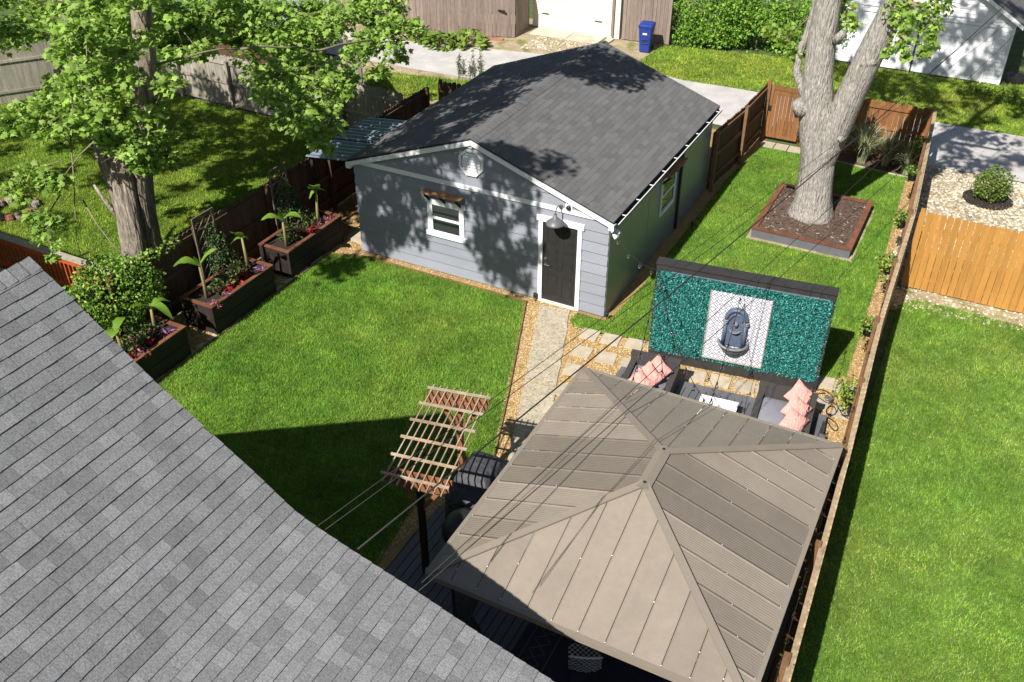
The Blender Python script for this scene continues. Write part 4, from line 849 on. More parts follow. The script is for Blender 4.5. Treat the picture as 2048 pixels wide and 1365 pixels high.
# white slatted coffee table
tb = empty('coffee_table', (3.38, -2.5, .18), 'low white table between the two wicker armchairs', 'table'); TM = Matrix.Translation((3.38, -2.53, .18)) @ Matrix.Rotation(R_(6), 4, 'Z')
def tbx(q, nm):
    o = MB().box(*q).build(nm, M['white_table']); o.matrix_basis = TM.copy(); setp(o, tb)
for i in range(4): tbx((-.36, .36, -.24+i*.122, -.24+i*.122+.116, .30, .325), 'top_slat')
for x in (-.33, .28): tbx((x, x+.05, -.23, .23, .275, .298), 'cross_bar')
for x in (-.34, .30):
    for y in (-.22, .18): tbx((x, x+.04, y, y+.04, 0, .274), 'leg')

# ================================================================== under the near edge of the gazebo
rg = empty('patio_rug', (3.6, -9.7, .18), 'dark navy patterned rug on the deck under the gazebo', 'rug')
MB().box(2.35, 5.3, -11.3, -8.2, .185, .195).build('rug_field', M['rug'], rg)
for i in range(14):
    a = MB(); x = 2.55; y = -11.1+i*.21
    pts = [(x+.0, y+.1), (x+.13, y), (x+.26, y+.1), (x+.13, y+.2)]
    for p, q in zip(pts, pts[1:]+pts[:1]): a.beam((*p, .198), (*q, .198), .015, .004)
    a.build('woven_motif', M['rug_line'], rg)
for x in (2.48, 2.88): MB().box(x, x+.02, -11.25, -8.25, .196, .199).build('woven_stripe', M['rug_line'], rg)
mt = MB().box(1.75, 2.3, -11.2, -9.4, .185, .193).build('door_mat', M['cushion']); tag(mt, 'plain dark grey mat beside the patterned rug', 'mat')
wmat = mat('woven_black_white', (.03, .03, .035), .6); N = wmat.node_tree.nodes; L = wmat.node_tree.links
tc = N.new('ShaderNodeTexCoord'); ck = N.new('ShaderNodeTexChecker'); ck.inputs['Scale'].default_value = 26; ck.inputs[1].default_value = (.02, .02, .025, 1); ck.inputs[2].default_value = (.55, .55, .56, 1)
L.new(tc.outputs['Object'], ck.inputs[0]); L.new(ck.outputs[0], N['Principled BSDF'].inputs['Base Color'])
def bistro(label, x, y, rot):
    r = empty('bistro_chair', (x, y, .19), label, 'chair'); Mx = Matrix.Translation((x, y, .19)) @ Matrix.Rotation(rot, 4, 'Z')
    def put(mb, nm, m, s=False): o = mb.build(nm, m, None, s); o.matrix_basis = Mx.copy(); setp(o, r)
    put(loft([rrect(0, 0, .22, .21, .43, .09, 5), rrect(0, 0, .23, .22, .445, .1, 5), rrect(0, 0, .22, .21, .46, .09, 5)]), 'seat', wmat)
    n = 11; vs = []
    for k in range(2):
        for i in range(n):
            a = -1+2*i/(n-1); vs += [(.23*a, -.20-.06*(1-a*a)-.012*k, .47), (.22*a, -.26-.07*(1-a*a)-.012*k, .86-.07*a*a)]
    fs = [(2*i, 2*i+2, 2*i+3, 2*i+1) for i in range(n-1)] + [(2*n+2*i+1, 2*n+2*i+3, 2*n+2*i+2, 2*n+2*i) for i in range(n-1)]
    put(MB().add(vs, fs), 'backrest', wmat)
    put(MB().tube([(.225*a, -.265-.07*(1-a*a), .87-.07*a*a) for a in np.linspace(-1, 1, 11)], .014, 6), 'back_rail', M['white_table'], True)
    for sx in (-1, 1):
        put(MB().tube([(sx*.2, .19, .44), (sx*.22, .22, 0)], .012, 6), 'leg', M['black_metal']); put(MB().tube([(sx*.22, -.26, .8), (sx*.2, -.2, .44), (sx*.22, -.24, 0)], .012, 6), 'leg', M['black_metal'])
p = at(1152, 1325, .9); bistro('black and white woven bistro chair at the near gazebo edge', p.x, p.y+.32, R_(24))
bistro('black and white woven bistro chair deeper under the gazebo roof', p.x+1.6, p.y+1.6, R_(150))
tb = empty('bistro_table', (p.x+.8, p.y+1.0, .19), 'dark round table under the gazebo roof', 'table'); MB().lathe([(.45, .70), (.46, .715), (.45, .73)], 28, (p.x+.8, p.y+1.0, .19)).build('table_top', M['black_metal'], tb)
MB().tube([(p.x+.8, p.y+1.0, .22), (p.x+.8, p.y+1.0, .89)], .035, 10).build('pedestal', M['black_metal'], tb); MB().lathe([(.24, 0), (.24, .02), (.05, .04)], 20, (p.x+.8, p.y+1.0, .19)).build('foot', M['black_metal'], tb)

# ================================================================== raised planters along the left fence
def planter(label, x0, x1, y0, y1, h=.75):
    r = empty('raised_planter', ((x0+x1)/2, (y0+y1)/2, 0), label, 'planter'); t = .035
    for z0, z1 in ((.03, .35), (.365, h-.03)):
        MB().box(x1-t, x1, y0, y1, z0, z1).build('plank', M['plank_dark'], r); MB().box(x0, x0+t, y0, y1, z0, z1).build('plank', M['plank_dark'], r)
        MB().box(x0+t, x1-t, y0, y0+t, z0, z1).build('plank', M['plank_dark'], r); MB().box(x0+t, x1-t, y1-t, y1, z0, z1).build('plank', M['plank_dark'], r)
    for x in (x0-.008, x1-.06+.008):
        for y in (y0-.008, y1-.06+.008): MB().box(x, x+.06, y, y+.06, 0, h-.028).build('corner_post', M['plank_dark'], r)
    w_ = .095
    MB().box(x1-w_+.02, x1+.02, y0-.02, y1+.02, h-.028, h).build('rim_board', M['rim'], r); MB().box(x0-.02, x0+w_-.02, y0-.02, y1+.02, h-.028, h).build('rim_board', M['rim'], r)
    MB().box(x0+w_-.02, x1-w_+.02, y0-.02, y0+w_-.02, h-.028, h).build('rim_board', M['rim'], r); MB().box(x0+w_-.02, x1-w_+.02, y1-w_+.02, y1+.02, h-.028, h).build('rim_board', M['rim'], r)
    MB().box(x0+t, x1-t, y0+t, y1-t, .1, h-.09).build('soil', M['soil'], r); return r
planter('dark raised planter box nearest the garage with two banana plants', -8.15, -7.28, -1.94, .16)
planter('middle dark raised planter box with red coleus and tall trellis', -8.12, -7.24, -4.6, -2.58)
planter('nearest dark raised planter box half hidden by the house roof', -8.10, -7.24, -7.3, -5.42)
# square planter round the big trunk
tpn = empty('tree_planter', (3.12, 6.65, 0), 'low square mulch planter around the big grey trunk', 'planter')
a0, a1, b0, b1, h = 1.9, 4.38, 5.18, 8.1, .27; w_ = .12
for q in ((a0, a1, b0, b0+.04), (a0, a1, b1-.04, b1), (a0, a0+.04, b0+.04, b1-.04), (a1-.04, a1, b0+.04, b1-.04)): MB().box(q[0], q[1], q[2], q[3], 0, h-.03).build('side_board', M['deck'], tpn)
for pts in ([(a0-.02, b0-.02), (a1+.02, b0-.02), (a1-w_, b0+w_), (a0+w_, b0+w_)], [(a1+.02, b1+.02), (a0-.02, b1+.02), (a0+w_, b1-w_), (a1-w_, b1-w_)], [(a0-.02, b1+.02), (a0-.02, b0-.02), (a0+w_, b0+w_), (a0+w_, b1-w_)], [(a1+.02, b0-.02), (a1+.02, b1+.02), (a1-w_, b1-w_), (a1-w_, b0+w_)]): MB().prism(pts, h-.028, h).build('rim_board', M['rim'], tpn)
MB().box(a0+.05, a1-.05, b0+.05, b1-.05, .02, h-.05).build('mulch_bed', M['mulch'], tpn)
sheet('planter_sand_border', [(a0-.1, b0-.14), (a1+.1, b0-.14), (a1+.12, b1+.05), (a0-.1, b1+.05)], .006, M['dirt'])
n = 900; q = sample_poly([(a0+.08, b0+.08), (a1-.08, b0+.08), (a1-.08, b1-.08), (a0+.08, b1-.08)], 150); n = len(q)
V, T, Cv = scat([(-.5, -.15, 0), (.5, -.15, 0), (.5, .15, .1), (-.5, .15, .15)], [(0, 1, 2), (0, 2, 3)], np.c_[q, np.full(n, h-.045)], frames(n, 2.5, rng.uniform(.04, .1, n)), pal(n, [(.12, .08, .06), (.06, .04, .03), (.2, .16, .13), (.09, .06, .05)], .3)); stuff(fast('bark_chips', V, T, Cv, M['stone'], tpn))
sp_ = empty('solar_panel_light', (2.15, 7.95, .27), 'small black solar panel on the far left planter corner', 'solar panel')
MB().obox((2.18, 7.9, .36), (.24, .17, .015), Matrix.Rotation(R_(-15), 3, 'X')).build('panel', M['black_metal'], sp_); MB().tube([(2.18, 7.92, .26), (2.18, 7.92, .355)], .012, 6).build('stake', M['black_metal'], sp_)
# small garden spike lamps
for i, (x, y, lab) in enumerate([(-1.68, -.12, 'small black spike lamp beside the left door casing'), (.1, -.1, 'small black spike lamp at the garage front right corner'), (4.35, 10.78, 'small black spike lamp in front of the ornamental grasses'), (.42, 4.9, 'small black spike lamp along the garage side gravel'), (-7.33, -2.9, 'small pale spike lamp by the middle raised planter')]):
    l = empty('spike_lamp', (x, y, 0), lab, 'lamp', 'garden spike lamps'); MB().tube([(x, y, 0), (x, y, .12)], .012, 6).build('stake', M['black_metal'], l)
    MB().lathe([(.03, .10), (.045, .12), (.045, .20), (.05, .205), (.03, .22)], 10, (x, y, 0)).build('lamp_head', M['black_metal'] if i < 4 else M['chrome'], l)
# trellises
def trellis(label, p, w_, h):
    x, y = p; r = empty('trellis', (x, y, .6), label, 'trellis')
    for yy in (y-w_/2, y+w_/2): MB().box(x-.015, x+.015, yy-.02, yy+.02, .6, .6+h).build('upright', M['trellis_wood'], r)
    MB().box(x-.014, x+.014, y-w_/2+.02, y+w_/2-.02, .6+h-.035, .6+h).build('top_rail', M['trellis_wood'], r); st = .24
    z0, z1 = .62, .6+h-.035; ya, yb = y-w_/2+.02, y+w_/2-.02; W = yb-ya
    for sgn in (1, -1):
        k = -6
        while True:
            s = k*st; k += 1
            if z0+s > z1: break
            t0 = max(0, -s); t1 = min(W, z1-z0-s)
            if t1-t0 < .06: continue
            f = (lambda t: ya+t) if sgn > 0 else (lambda t: yb-t)
            MB().beam((x+.006*sgn, f(t0), z0+s+t0), (x+.006*sgn, f(t1), z0+s+t1), .010, .024, (1, 0, 0)).build('lath', M['trellis_wood'], r)
trellis('grey lattice trellis in the planter nearest the garage', (-8.2, -.88), .58, 1.7)
trellis('grey lattice trellis in the middle planter', (-8.2, -3.45), .62, 1.65)
# lean-to roof between fence and garage
lt = empty('lean_to_roof', (-7.7, 2, 0), 'bluish corrugated lean-to roof between fence and garage', 'lean-to')
def corr(x0, x1, y0, y1, z0, z1, n):
    vs = []; 
    for i in range(n+1):
        y = y0+(y1-y0)*i/n; h = .03*math.sin(i*math.pi/3); vs += [(x0, y, z0+h), (x1, y, z1+h)]
    return MB().add(vs, [(2*i, 2*i+2, 2*i+3, 2*i+1) for i in range(n)])
corr(-8.5, -6.75, .55, 1.8, 1.93, 2.12, 36).build('corrugated_sheet', M['galv'], lt); corr(-8.5, -6.75, 1.76, 3.3, 1.96, 2.15, 44).build('corrugated_sheet', M['galv'], lt)
for y in (.7, 1.9, 3.15): MB().beam((-8.45, y, 1.89), (-6.72, y, 2.07), .05, .07).build('rafter', M['plank_dark'], lt)
for y in (.72, 3.1): MB().box(-8.48, -8.40, y-.04, y+.04, 0, 1.88).build('post', M['plank_dark'], lt)
MB().box(-8.4, -6.65, 3.2, 3.26, 0, 1.95).build('back_panel', M['plank_dark'], lt)  # added dark panel, standing in for the black shade under the lean-to
w2 = MB(); w2.prism([(-7.35, .35), (-6.7, .2), (-6.75, .75), (-7.3, .9)], -.01, .04); tag(w2.build('stone_slab', M['paver']), 'pale flat slab on the ground at the garage left corner', 'stone')
# neighbouring deck rail, lower left yard
dr_ = empty('neighbour_deck_rail', (-12, -5.05, 0), 'red stained deck railing with grey cap at the left edge', 'railing')
MB().box(-16, -8.8, -5.16, -4.98, 1.24, 1.275).build('cap_board', M['fence_grey'], dr_); MB().box(-16, -8.8, -5.11, -5.07, 1.09, 1.235).build('top_rail', M['redwood'], dr_); MB().box(-16, -8.8, -5.11, -5.07, .42, .54).build('bottom_rail', M['redwood'], dr_)
x = -15.9
while x < -8.85: MB().box(x, x+.04, -5.115, -5.075, .54, 1.09).build('baluster', M['redwood'], dr_); x += .135
for x in (-15.2, -13.4, -11.6, -9.8): MB().box(x, x+.09, -5.065, -4.98, .0, 1.235).build('post', M['redwood'], dr_)
dk2 = struct(empty('neighbour_deck', (-12, -7, 0)))
y = -5.2
while y > -9: MB().box(-16, -8.8, y-.138, y, .36, .40).build('deck_board', M['fence_grey'], dk2); y -= .145
MB().box(-15.9, -8.9, -8.9, -5.2, 0, .355).build('deck_skirt', M['plank_dark'], dk2)
# rope of logs / fire ring in the left yard
fr_ = empty('fire_ring', (-13.6, -3.1, 0), 'ring of dark stones on the shaded grass at the left edge', 'fire ring'); 
c = at(30, 422)
for i in range(14):
    a = i*2*math.pi/14; x, y = c.x+.55*math.cos(a), c.y+.55*math.sin(a); MB().lathe([(.13, 0), (.15, .08), (.12, .17), (.05, .19)], 7, (x, y, 0), 1, .8).build('ring_stone', M['brick_red'] if i % 4 == 0 else M['bark_brown'], fr_)
fr_.location = (c.x, c.y, 0)
for ch in fr_.children: setp(ch, fr_)

# ================================================================== trees
LG = [(.26, .41, .065), (.30, .45, .09), (.22, .36, .055), (.34, .48, .12), (.18, .31, .045)]
def ncoef(a, seed): return sum(math.sin(a*f+seed*f)*w_ for f, w_ in ((3, .5), (7, .35), (13, .25)))
def bark_rf(depth, seed): return lambda a, t, p: 1+depth*ncoef(a, seed+.25*math.sin(p.z*1.3+seed))+depth*.6*math.sin(a*19+p.z*2.0+3*math.sin(p.z*.9))
def cluster_leaves(cl, size, up=.7, droop=.9, flat=.6):
    pos = []
    for c, r, n in cl:
        g = rng.normal(size=(n, 3)); g /= np.linalg.norm(g, axis=1)[:, None]; g *= (rng.random(n)**.45)[:, None]*r; g[:, 2] *= flat; pos.append(np.array(c)+g)
    pos = np.concatenate(pos); n = len(pos); return pos, frames(n, up, rng.uniform(size*.7, size*1.25, n), droop)
def limb(mb, p, q, r0, r1, n=6, sag=.15, k=5):
    p = Vector(p); q = Vector(q); L = (q-p).length; mid = Vector((random.uniform(-1, 1), random.uniform(-1, 1), random.uniform(.2, 1)))*L*sag
    pts = [p.lerp(q, i/k)+mid*math.sin(math.pi*i/k)*.6+Vector((random.uniform(-1, 1), random.uniform(-1, 1), random.uniform(-1, 1)))*L*.02*(0 < i < k) for i in range(k+1)]
    mb.tube(pts, [r0+(r1-r0)*i/k for i in range(k+1)], n); return pts
def offscreen(P):
    d = np.array(P)-CAM; zz = d@_f; x = (d@_r)/zz*FPX; y = -(d@_u)/zz*FPX
    return zz < 0 or abs(x) > 1024+90 or y < -682-75 or y > 682+90
def caster(P, t0, t1):   # a spot up the sun's path from the shaded point P, high in the crown
    t = random.uniform(t0, t1)
    for _ in range(40):
        c = Vector(P) - Vector((.13, 1.0, -1))*t
        if offscreen(c): return c
        t += .3
    return None
def grow(root, mb, hubs, cl, base_r=.05, twigs=True):
    tw = MB()
    nodes = [Vector(h[0]) for h in hubs]; order = sorted(cl, key=lambda c: min((h-Vector(c[0])).length for h in nodes))
    for c, r, n in order:
        v = Vector(c); h = min(nodes, key=lambda q: (q-v).length); limb(mb, h, v, min(base_r, .012+.008*(h-v).length), .007, 5, .10); nodes.append(v)
        if twigs:
            for _ in range(5): limb(tw, c, Vector(c)+Vector((random.gauss(0, 1), random.gauss(0, 1), random.gauss(-.1, .6)))*r*.75, .006, .002, 4, .1, 3)
    if tw.v: stuff(tw.build('twigs', M['twig'], root, True))

# ---- left maple
mp_ = empty('maple_tree', (-11.15, -2.85, 0), 'leafy green maple with brown furrowed trunk in the left yard', 'tree')
tk = MB()
tk.tube([(-11.2, -2.85, -.1), (-11.18, -2.85, .3), (-11.15, -2.87, .9), (-11.2, -2.87, 1.6), (-11.35, -2.88, 2.4), (-11.5, -2.9, 3.4), (-11.55, -2.9, 4.6), (-11.5, -2.8, 6), (-11.2, -2.9, 8), (-10.9, -3.1, 10)], [.50, .38, .32, .31, .30, .28, .25, .22, .2, .12], 36, True, bark_rf(.15, 1))
tk.tube([(-11.0, -2.8, -.1), (-10.97, -2.78, .5), (-10.90, -2.76, 1.2), (-10.80, -2.74, 2), (-10.62, -2.7, 2.8), (-10.25, -2.6, 3.8), (-9.9, -2.5, 5.2), (-9.5, -2.6, 7), (-8.9, -3.2, 9)], [.45, .34, .29, .27, .26, .24, .22, .18, .12], 32, True, bark_rf(.15, 4))
tk.tube([(-11.05, -3.1, -.1), (-11.0, -3.12, .6), (-10.95, -3.1, 1.5), (-10.9, -3.05, 2.4), (-10.95, -2.9, 3.3)], [.42, .31, .27, .24, .18], 28, True, bark_rf(.15, 8))
tk.tube([(-11.3, -3.0, .9), (-11.72, -3.05, 1.5), (-11.95, -3.1, 1.95)], [.10, .06, .03], 8)     # broken snag
tk.build('trunk', M['bark_brown'], mp_, True)
C_IN = [(60, 20, 5.1, .6), (20, 80, 4.7, .45), (130, 25, 5.2, .6), (190, 45, 5.2, .55), (250, 20, 5.2, .6), (215, 95, 4.9, .45), (265, 65, 5, .5), (300, 95, 4.8, .4), (240, 145, 4.6, .4), (280, 130, 4.6, .45), (315, 20, 5.1, .5), (355, 50, 4.9, .45), (400, 25, 5, .5), (440, 60, 4.8, .4), (400, 105, 4.7, .33), (345, 115, 4.7, .35), (460, 15, 5, .5), (505, 50, 4.8, .5), (555, 25, 4.8, .5), (500, 105, 4.5, .45), (545, 85, 4.5, .45), (595, 60, 4.5, .5), (515, 150, 4.3, .4), (560, 140, 4.3, .45), (605, 115, 4.3, .45), (650, 60, 4.4, .5), (695, 35, 4.4, .5), (745, 20, 4.4, .5), (785, 50, 4.2, .45), (825, 55, 4.1, .4), (760, 90, 4.0, .4), (715, 105, 4.1, .42), (795, 110, 3.9, .32), (760, 140, 3.7, .3), (545, 190, 4.1, .42), (585, 205, 4.0, .42), (625, 170, 4.1, .42), (665, 145, 4.0, .42), (690, 185, 3.8, .33), (615, 235, 3.8, .38), (655, 220, 3.7, .36), (600, 262, 3.6, .25), (640, 285, 3.3, .24), (655, 300, 3.15, .16), (670, 255, 3.4, .25), (560, 240, 3.8, .25),
        (55, 230, 4.2, .5), (110, 200, 4.3, .5), (150, 185, 4.4, .45), (100, 255, 4.0, .45), (15, 245, 4.2, .45), (170, 230, 4.1, .4), (210, 215, 4.1, .42), (260, 205, 4.1, .42), (300, 195, 4.2, .4), (230, 250, 3.8, .32), (190, 258, 3.8, .28), (310, 225, 3.9, .25),
        (285, 300, 3.3, .34), (250, 295, 3.35, .25), (320, 312, 3.2, .27), (350, 325, 3.0, .2), (372, 250, 3.6, .2), (320, 275, 3.4, .2), (300, 335, 3.05, .2),
        (60, 345, 3.6, .28), (90, 345, 3.6, .24), (30, 372, 3.5, .25), (45, 395, 3.3, .2), (100, 372, 3.4, .26), (75, 430, 3.0, .26), (80, 470, 2.8, .2), (110, 440, 3.0, .13), (110, 490, 2.7, .10), (125, 355, 3.4, .15), (105, 515, 2.5, .1)]
cin = []
for px, py, z, r in C_IN:
    c = at(px, py, z); cin.append((c, r*1.15, int(520*r**1.6)+22))
    if r > .3:      # a neighbouring spray a little deeper in the crown
        cin.append((at(px+random.uniform(-40, 40), py-random.uniform(5, 35), z-random.uniform(.1, .5)), r*.9, int(280*r**1.6)+12))
hubs = [((-11.5, -2.8, 5.2), 0), ((-11.5, -2.85, 6.5), 0), ((-10.2, -2.6, 4.2), 0), ((-9.8, -2.5, 5.6), 0), ((-10.95, -2.9, 3.3), 0), ((-11.2, -2.9, 8), 0), ((-9.2, -3, 8), 0)]
for n_, (xa, xb), (ya, yb), (za, zb) in ((44, (0, 470), (-25, 70), (4.9, 5.6)), (16, (180, 440), (50, 125), (4.7, 5.2)), (30, (450, 790), (-25, 100), (4.1, 4.9)), (14, (150, 330), (120, 300), (4.2, 5.2)), (12, (490, 690), (110, 250), (3.8, 4.4))):
    for _ in range(n_):
        px, py, z = random.uniform(xa, xb), random.uniform(ya, yb), random.uniform(za, zb); z -= .004*max(0, py); r = random.uniform(.3, .48)
        cin.append((at(px, py, z), r, int(400*r**1.6)+16))
for _ in range(30):      # sprays on the near side of the stems
    px, py = random.uniform(110, 345), random.uniform(-30, 260); z = 6.3-.0095*max(py, 0)+random.uniform(.15, .9); r = random.uniform(.28, .45)
    cin.append((at(px, py, z), r, int(400*r**1.6)+14))
for px, py, z in ((225, 285, 3.9), (260, 300, 3.8), (300, 300, 3.7), (205, 270, 4.1), (330, 310, 3.5), (285, 330, 3.4), (245, 262, 4.1)): cin.append((at(px, py, z), .3, 110))
br = MB()
for a, b in [((-10.0, -2.5, 4.9), (-8.8, -.8, 5.0)), ((-8.8, -.8, 5.0), (-8.0, .8, 4.6)), ((-8.0, .8, 4.6), (-7.6, 2.6, 4.4)), ((-11.5, -2.9, 4.6), (-12.6, -1.5, 5.3)), ((-12.6, -1.5, 5.3), (-11.5, .6, 5.2))]:
    limb(br, a, b, .03, .015, 8, .08); hubs.append((b, 0))
# high part of the crown: over the yard and over the garage
targets = []
for _ in range(88): targets.append((random.uniform(-6.6, -1.75), 0, random.uniform(.15, 3.4), 7.2, 9.5))
for _ in range(95): targets.append((random.uniform(-6.8, -3.7), random.uniform(.3, 7.3), 3.0, 5, 9))
for _ in range(34): targets.append((random.uniform(-5.6, -1.9), random.uniform(5.2, 7.4), 3.2, 5, 9))
for _ in range(6): targets.append((random.uniform(-2.7, -1.3), random.uniform(-.2, .9), 3.2, 6, 9))
for _ in range(4): targets.append((random.uniform(-7.0, -6.3), random.uniform(-1.2, -.5), 0, 7, 9))
for _ in range(120): targets.append((random.uniform(-21, -11.5), random.uniform(1.2, 7), 0, 5, 10))
for _ in range(22): targets.append((random.uniform(-21, -13), random.uniform(-4.5, 1.5), 0, 5, 10))
for _ in range(12): targets.append((random.uniform(-15, -11.8), -5.1, random.uniform(.4, 1.2), 4, 8))
for _ in range(8): targets.append((random.uniform(-8.4, -6.9), random.uniform(.8, 3), 2, 5, 9))
chi = []
for x, y, z, t0, t1 in targets:
    if y == 0 and -4.9 < x < -3.4 and z < .75: continue
    if y == 0 and -4.55 < x < -3.6 and 1.0 < z < 2.0: continue
    c = caster((x, y, z), t0, t1)
    if c and y == 0: chi.append((c, random.uniform(.28, .5), 72))
    elif c:
        sd_ = Vector((.13, 1.0, -1)).normalized(); hit = 0     # keep the lit sprays below in the sun
        for q, r, n_ in cin[::3]:
            d = Vector(q)-c; t_ = d.dot(sd_)
            if t_ > 0 and (d-sd_*t_).length < .5: hit += 1
        if hit < 1 or z > 2.9: chi.append((c, random.uniform(.40, .62), 105))
limb(br, (-11.2, -2.9, 8), (-9.5, -4.5, 9.2), .15, .10, 8, .05); limb(br, (-9.5, -4.5, 9.2), (-7.0, -6.8, 9.6), .10, .07, 8, .05); limb(br, (-7.0, -6.8, 9.6), (-4.8, -7.6, 9.9), .07, .04, 8, .05)
limb(br, (-9.2, -3, 8), (-6.6, -3.0, 9.0), .10, .06, 8, .06); limb(br, (-11.2, -2.9, 8), (-13.5, -4.0, 8.6), .12, .07, 8, .06)
for p in ((-9.5, -4.5, 9.2), (-7.0, -6.8, 9.6), (-4.8, -7.6, 9.9), (-6.6, -3.0, 9.0), (-13.5, -4.0, 8.6)): hubs.append((p, 0))
grow(mp_, br, hubs, cin, .03); grow(mp_, br, hubs, chi, .03, False)
# long bare hanging branches at the left
for pl in ([(140, 200, 4.2), (141, 280, 3.6), (147, 350, 3.1), (150, 420, 2.7), (153, 480, 2.3), (162, 512, 2.1)], [(165, 400, 2.9), (195, 450, 2.5), (225, 490, 2.2), (250, 515, 2.0)], [(120, 390, 3.0), (95, 430, 2.8), (80, 470, 2.6)], [(70, 345, 3.4), (95, 330, 3.6), (130, 320, 3.7)], [(162, 512, 2.1), (178, 505, 2.1), (200, 490, 2.15)]):
    br.tube([at(*q) for q in pl], [.02-.013*i/(len(pl)-1) for i in range(len(pl))], 5)
stuff(br.build('branches', M['twig'], mp_, True))
p1, A1 = cluster_leaves(cin, .132, 1.15, 1.3); p2, A2 = cluster_leaves(chi, .135, .6, .6)
V, T, Cv = scat(MAPLE_V, MAPLE_T, np.concatenate([p1, p2]), np.concatenate([A1, A2]), pal(len(p1)+len(p2), LG, .16)); fast('crown', V, T, Cv, M['leaf'], mp_)

# ---- big grey trunk on the right
bt = empty('forked_tree', (3.1, 6.75, .2), 'massive pale grey forked trunk rising out of the square planter', 'tree')
tk = MB()
tk.tube([(3.05, 6.75, .1), (3.05, 6.75, .3), (3.04, 6.76, .6), (3.0, 6.78, 1.1), (2.95, 6.8, 1.8), (2.80, 6.8, 2.5), (2.66, 6.8, 3.1), (2.56, 6.82, 3.8), (2.48, 6.85, 4.8), (2.48, 6.85, 5.8), (2.5, 6.9, 7.2), (2.3, 7, 9)], [.66, .56, .475, .435, .425, .445, .415, .36, .325, .30, .26, .2], 40, True, bark_rf(.045, 2))
tk.tube([(2.99, 6.77, .8), (3.08, 6.74, 1.9), (3.25, 6.72, 2.7), (3.46, 6.72, 3.7), (3.72, 6.72, 4.8), (4.0, 6.72, 5.8), (4.4, 6.7, 7.2), (4.9, 6.6, 9)], [.25, .34, .355, .33, .31, .29, .26, .2], 36, True, bark_rf(.03, 5))
tk.tube([(2.55, 6.7, 3.1), (2.25, 6.75, 3.5), (2.02, 6.85, 3.85), (2.0, 6.9, 4.3), (2.12, 6.95, 4.9), (2.16, 7, 5.6), (2.1, 7.1, 7)], [.2, .12, .10, .09, .085, .08, .06], 14, True, bark_rf(.06, 3))
tk.tube([(2.4, 6.6, 2.95), (2.18, 6.55, 3.25)], [.22, .13], 12); tk.tube([(3.6, 6.55, 4.35), (3.82, 6.5, 4.55)], [.16, .11], 10); tk.tube([(2.85, 6.6, 4.8), (3.0, 6.55, 5.05)], [.13, .08], 10)
tk.tube([(3.45, 6.35, 2.55), (3.5, 6.3, 2.55)], [.09, .07], 12)
tk.build('trunk', M['bark_grey'], bt, True)
C2 = [(1573, 75, 6.9, .38, 0), (1590, 100, 6.9, .25, 0), (1545, 60, 7.3, .28, 0), (1690, 15, 7.2, .3, 0), (1700, 45, 7.2, .25, 0), (1790, 20, 6.3, .32, 0), (1815, 45, 6.2, .33, 0), (1805, 85, 6.2, .3, 0), (1775, 105, 6.3, .16, 0), (1812, 112, 6.2, .14, 0), (1850, 25, 6.2, .28, 0), (1865, 55, 6.2, .3, 0), (1855, 90, 6.2, .25, 0), (1880, 10, 6.2, .3, 0), (1845, 105, 6.2, .14, 0)]
cin = [(aty(px, py, y), r, int(420*r**1.5)+14) for px, py, y, r, _ in C2]
hubs = [((2.1, 6.9, 5.2), 0), ((3.98, 6.72, 5.8), 0), ((4.4, 6.7, 7.2), 0), ((2.5, 6.9, 7.2), 0), ((2.3, 7, 9), 0), ((4.9, 6.6, 9), 0)]
br = MB(); chi = []; tg = []
for _ in range(17): tg.append((random.uniform(5.3, 9), random.uniform(12, 15.4), 0, 8, 13))
for _ in range(46): tg.append((random.uniform(.8, 9), random.uniform(15.6, 20), 0, 8, 15))
for _ in range(34): tg.append((random.uniform(.5, 6.8), 19.9, random.uniform(.3, 3.4), 9, 15))
for _ in range(0): tg.append((random.uniform(3.4, 5.2), 11.5, random.uniform(.6, 1.7), 6, 9))
for x, y, z, t0, t1 in tg:
    c = caster((x, y, z), t0, t1)
    if c: chi.append((c, random.uniform(.45, .75), 60))
for a, b in [((4.9, 6.6, 9), (5.6, 5.2, 11)), ((2.3, 7, 9), (2.0, 6.5, 12)), ((4.4, 6.7, 7.2), (6, 5, 9)), ((2.3, 7, 9), (.8, 8, 11.5)), ((4.9, 6.6, 9), (5.6, 8, 12)), ((3.98, 6.72, 5.8), (4.7, 6.3, 5.9))]:
    limb(br, a, b, .12, .05, 8, .06); hubs.append((b, 0))
grow(bt, br, hubs, cin, .025); grow(bt, br, hubs, chi, .03, False); stuff(br.build('branches', M['twig'], bt, True))
p1, A1 = cluster_leaves(cin, .115, .5, 1.5, 1.0); p2, A2 = cluster_leaves(chi, .19, .6, .5)
c1 = pal(len(p1), LG, .18); yl = rng.random(len(p1)) < .07; c1[yl] = np.array([.36, .36, .03])
V, T, Cv = scat(MAPLE_V, MAPLE_T, np.concatenate([p1, p2]), np.concatenate([A1, A2]), np.concatenate([c1, pal(len(p2), LG, .16)])); fast('crown', V, T, Cv, M['leaf'], bt)

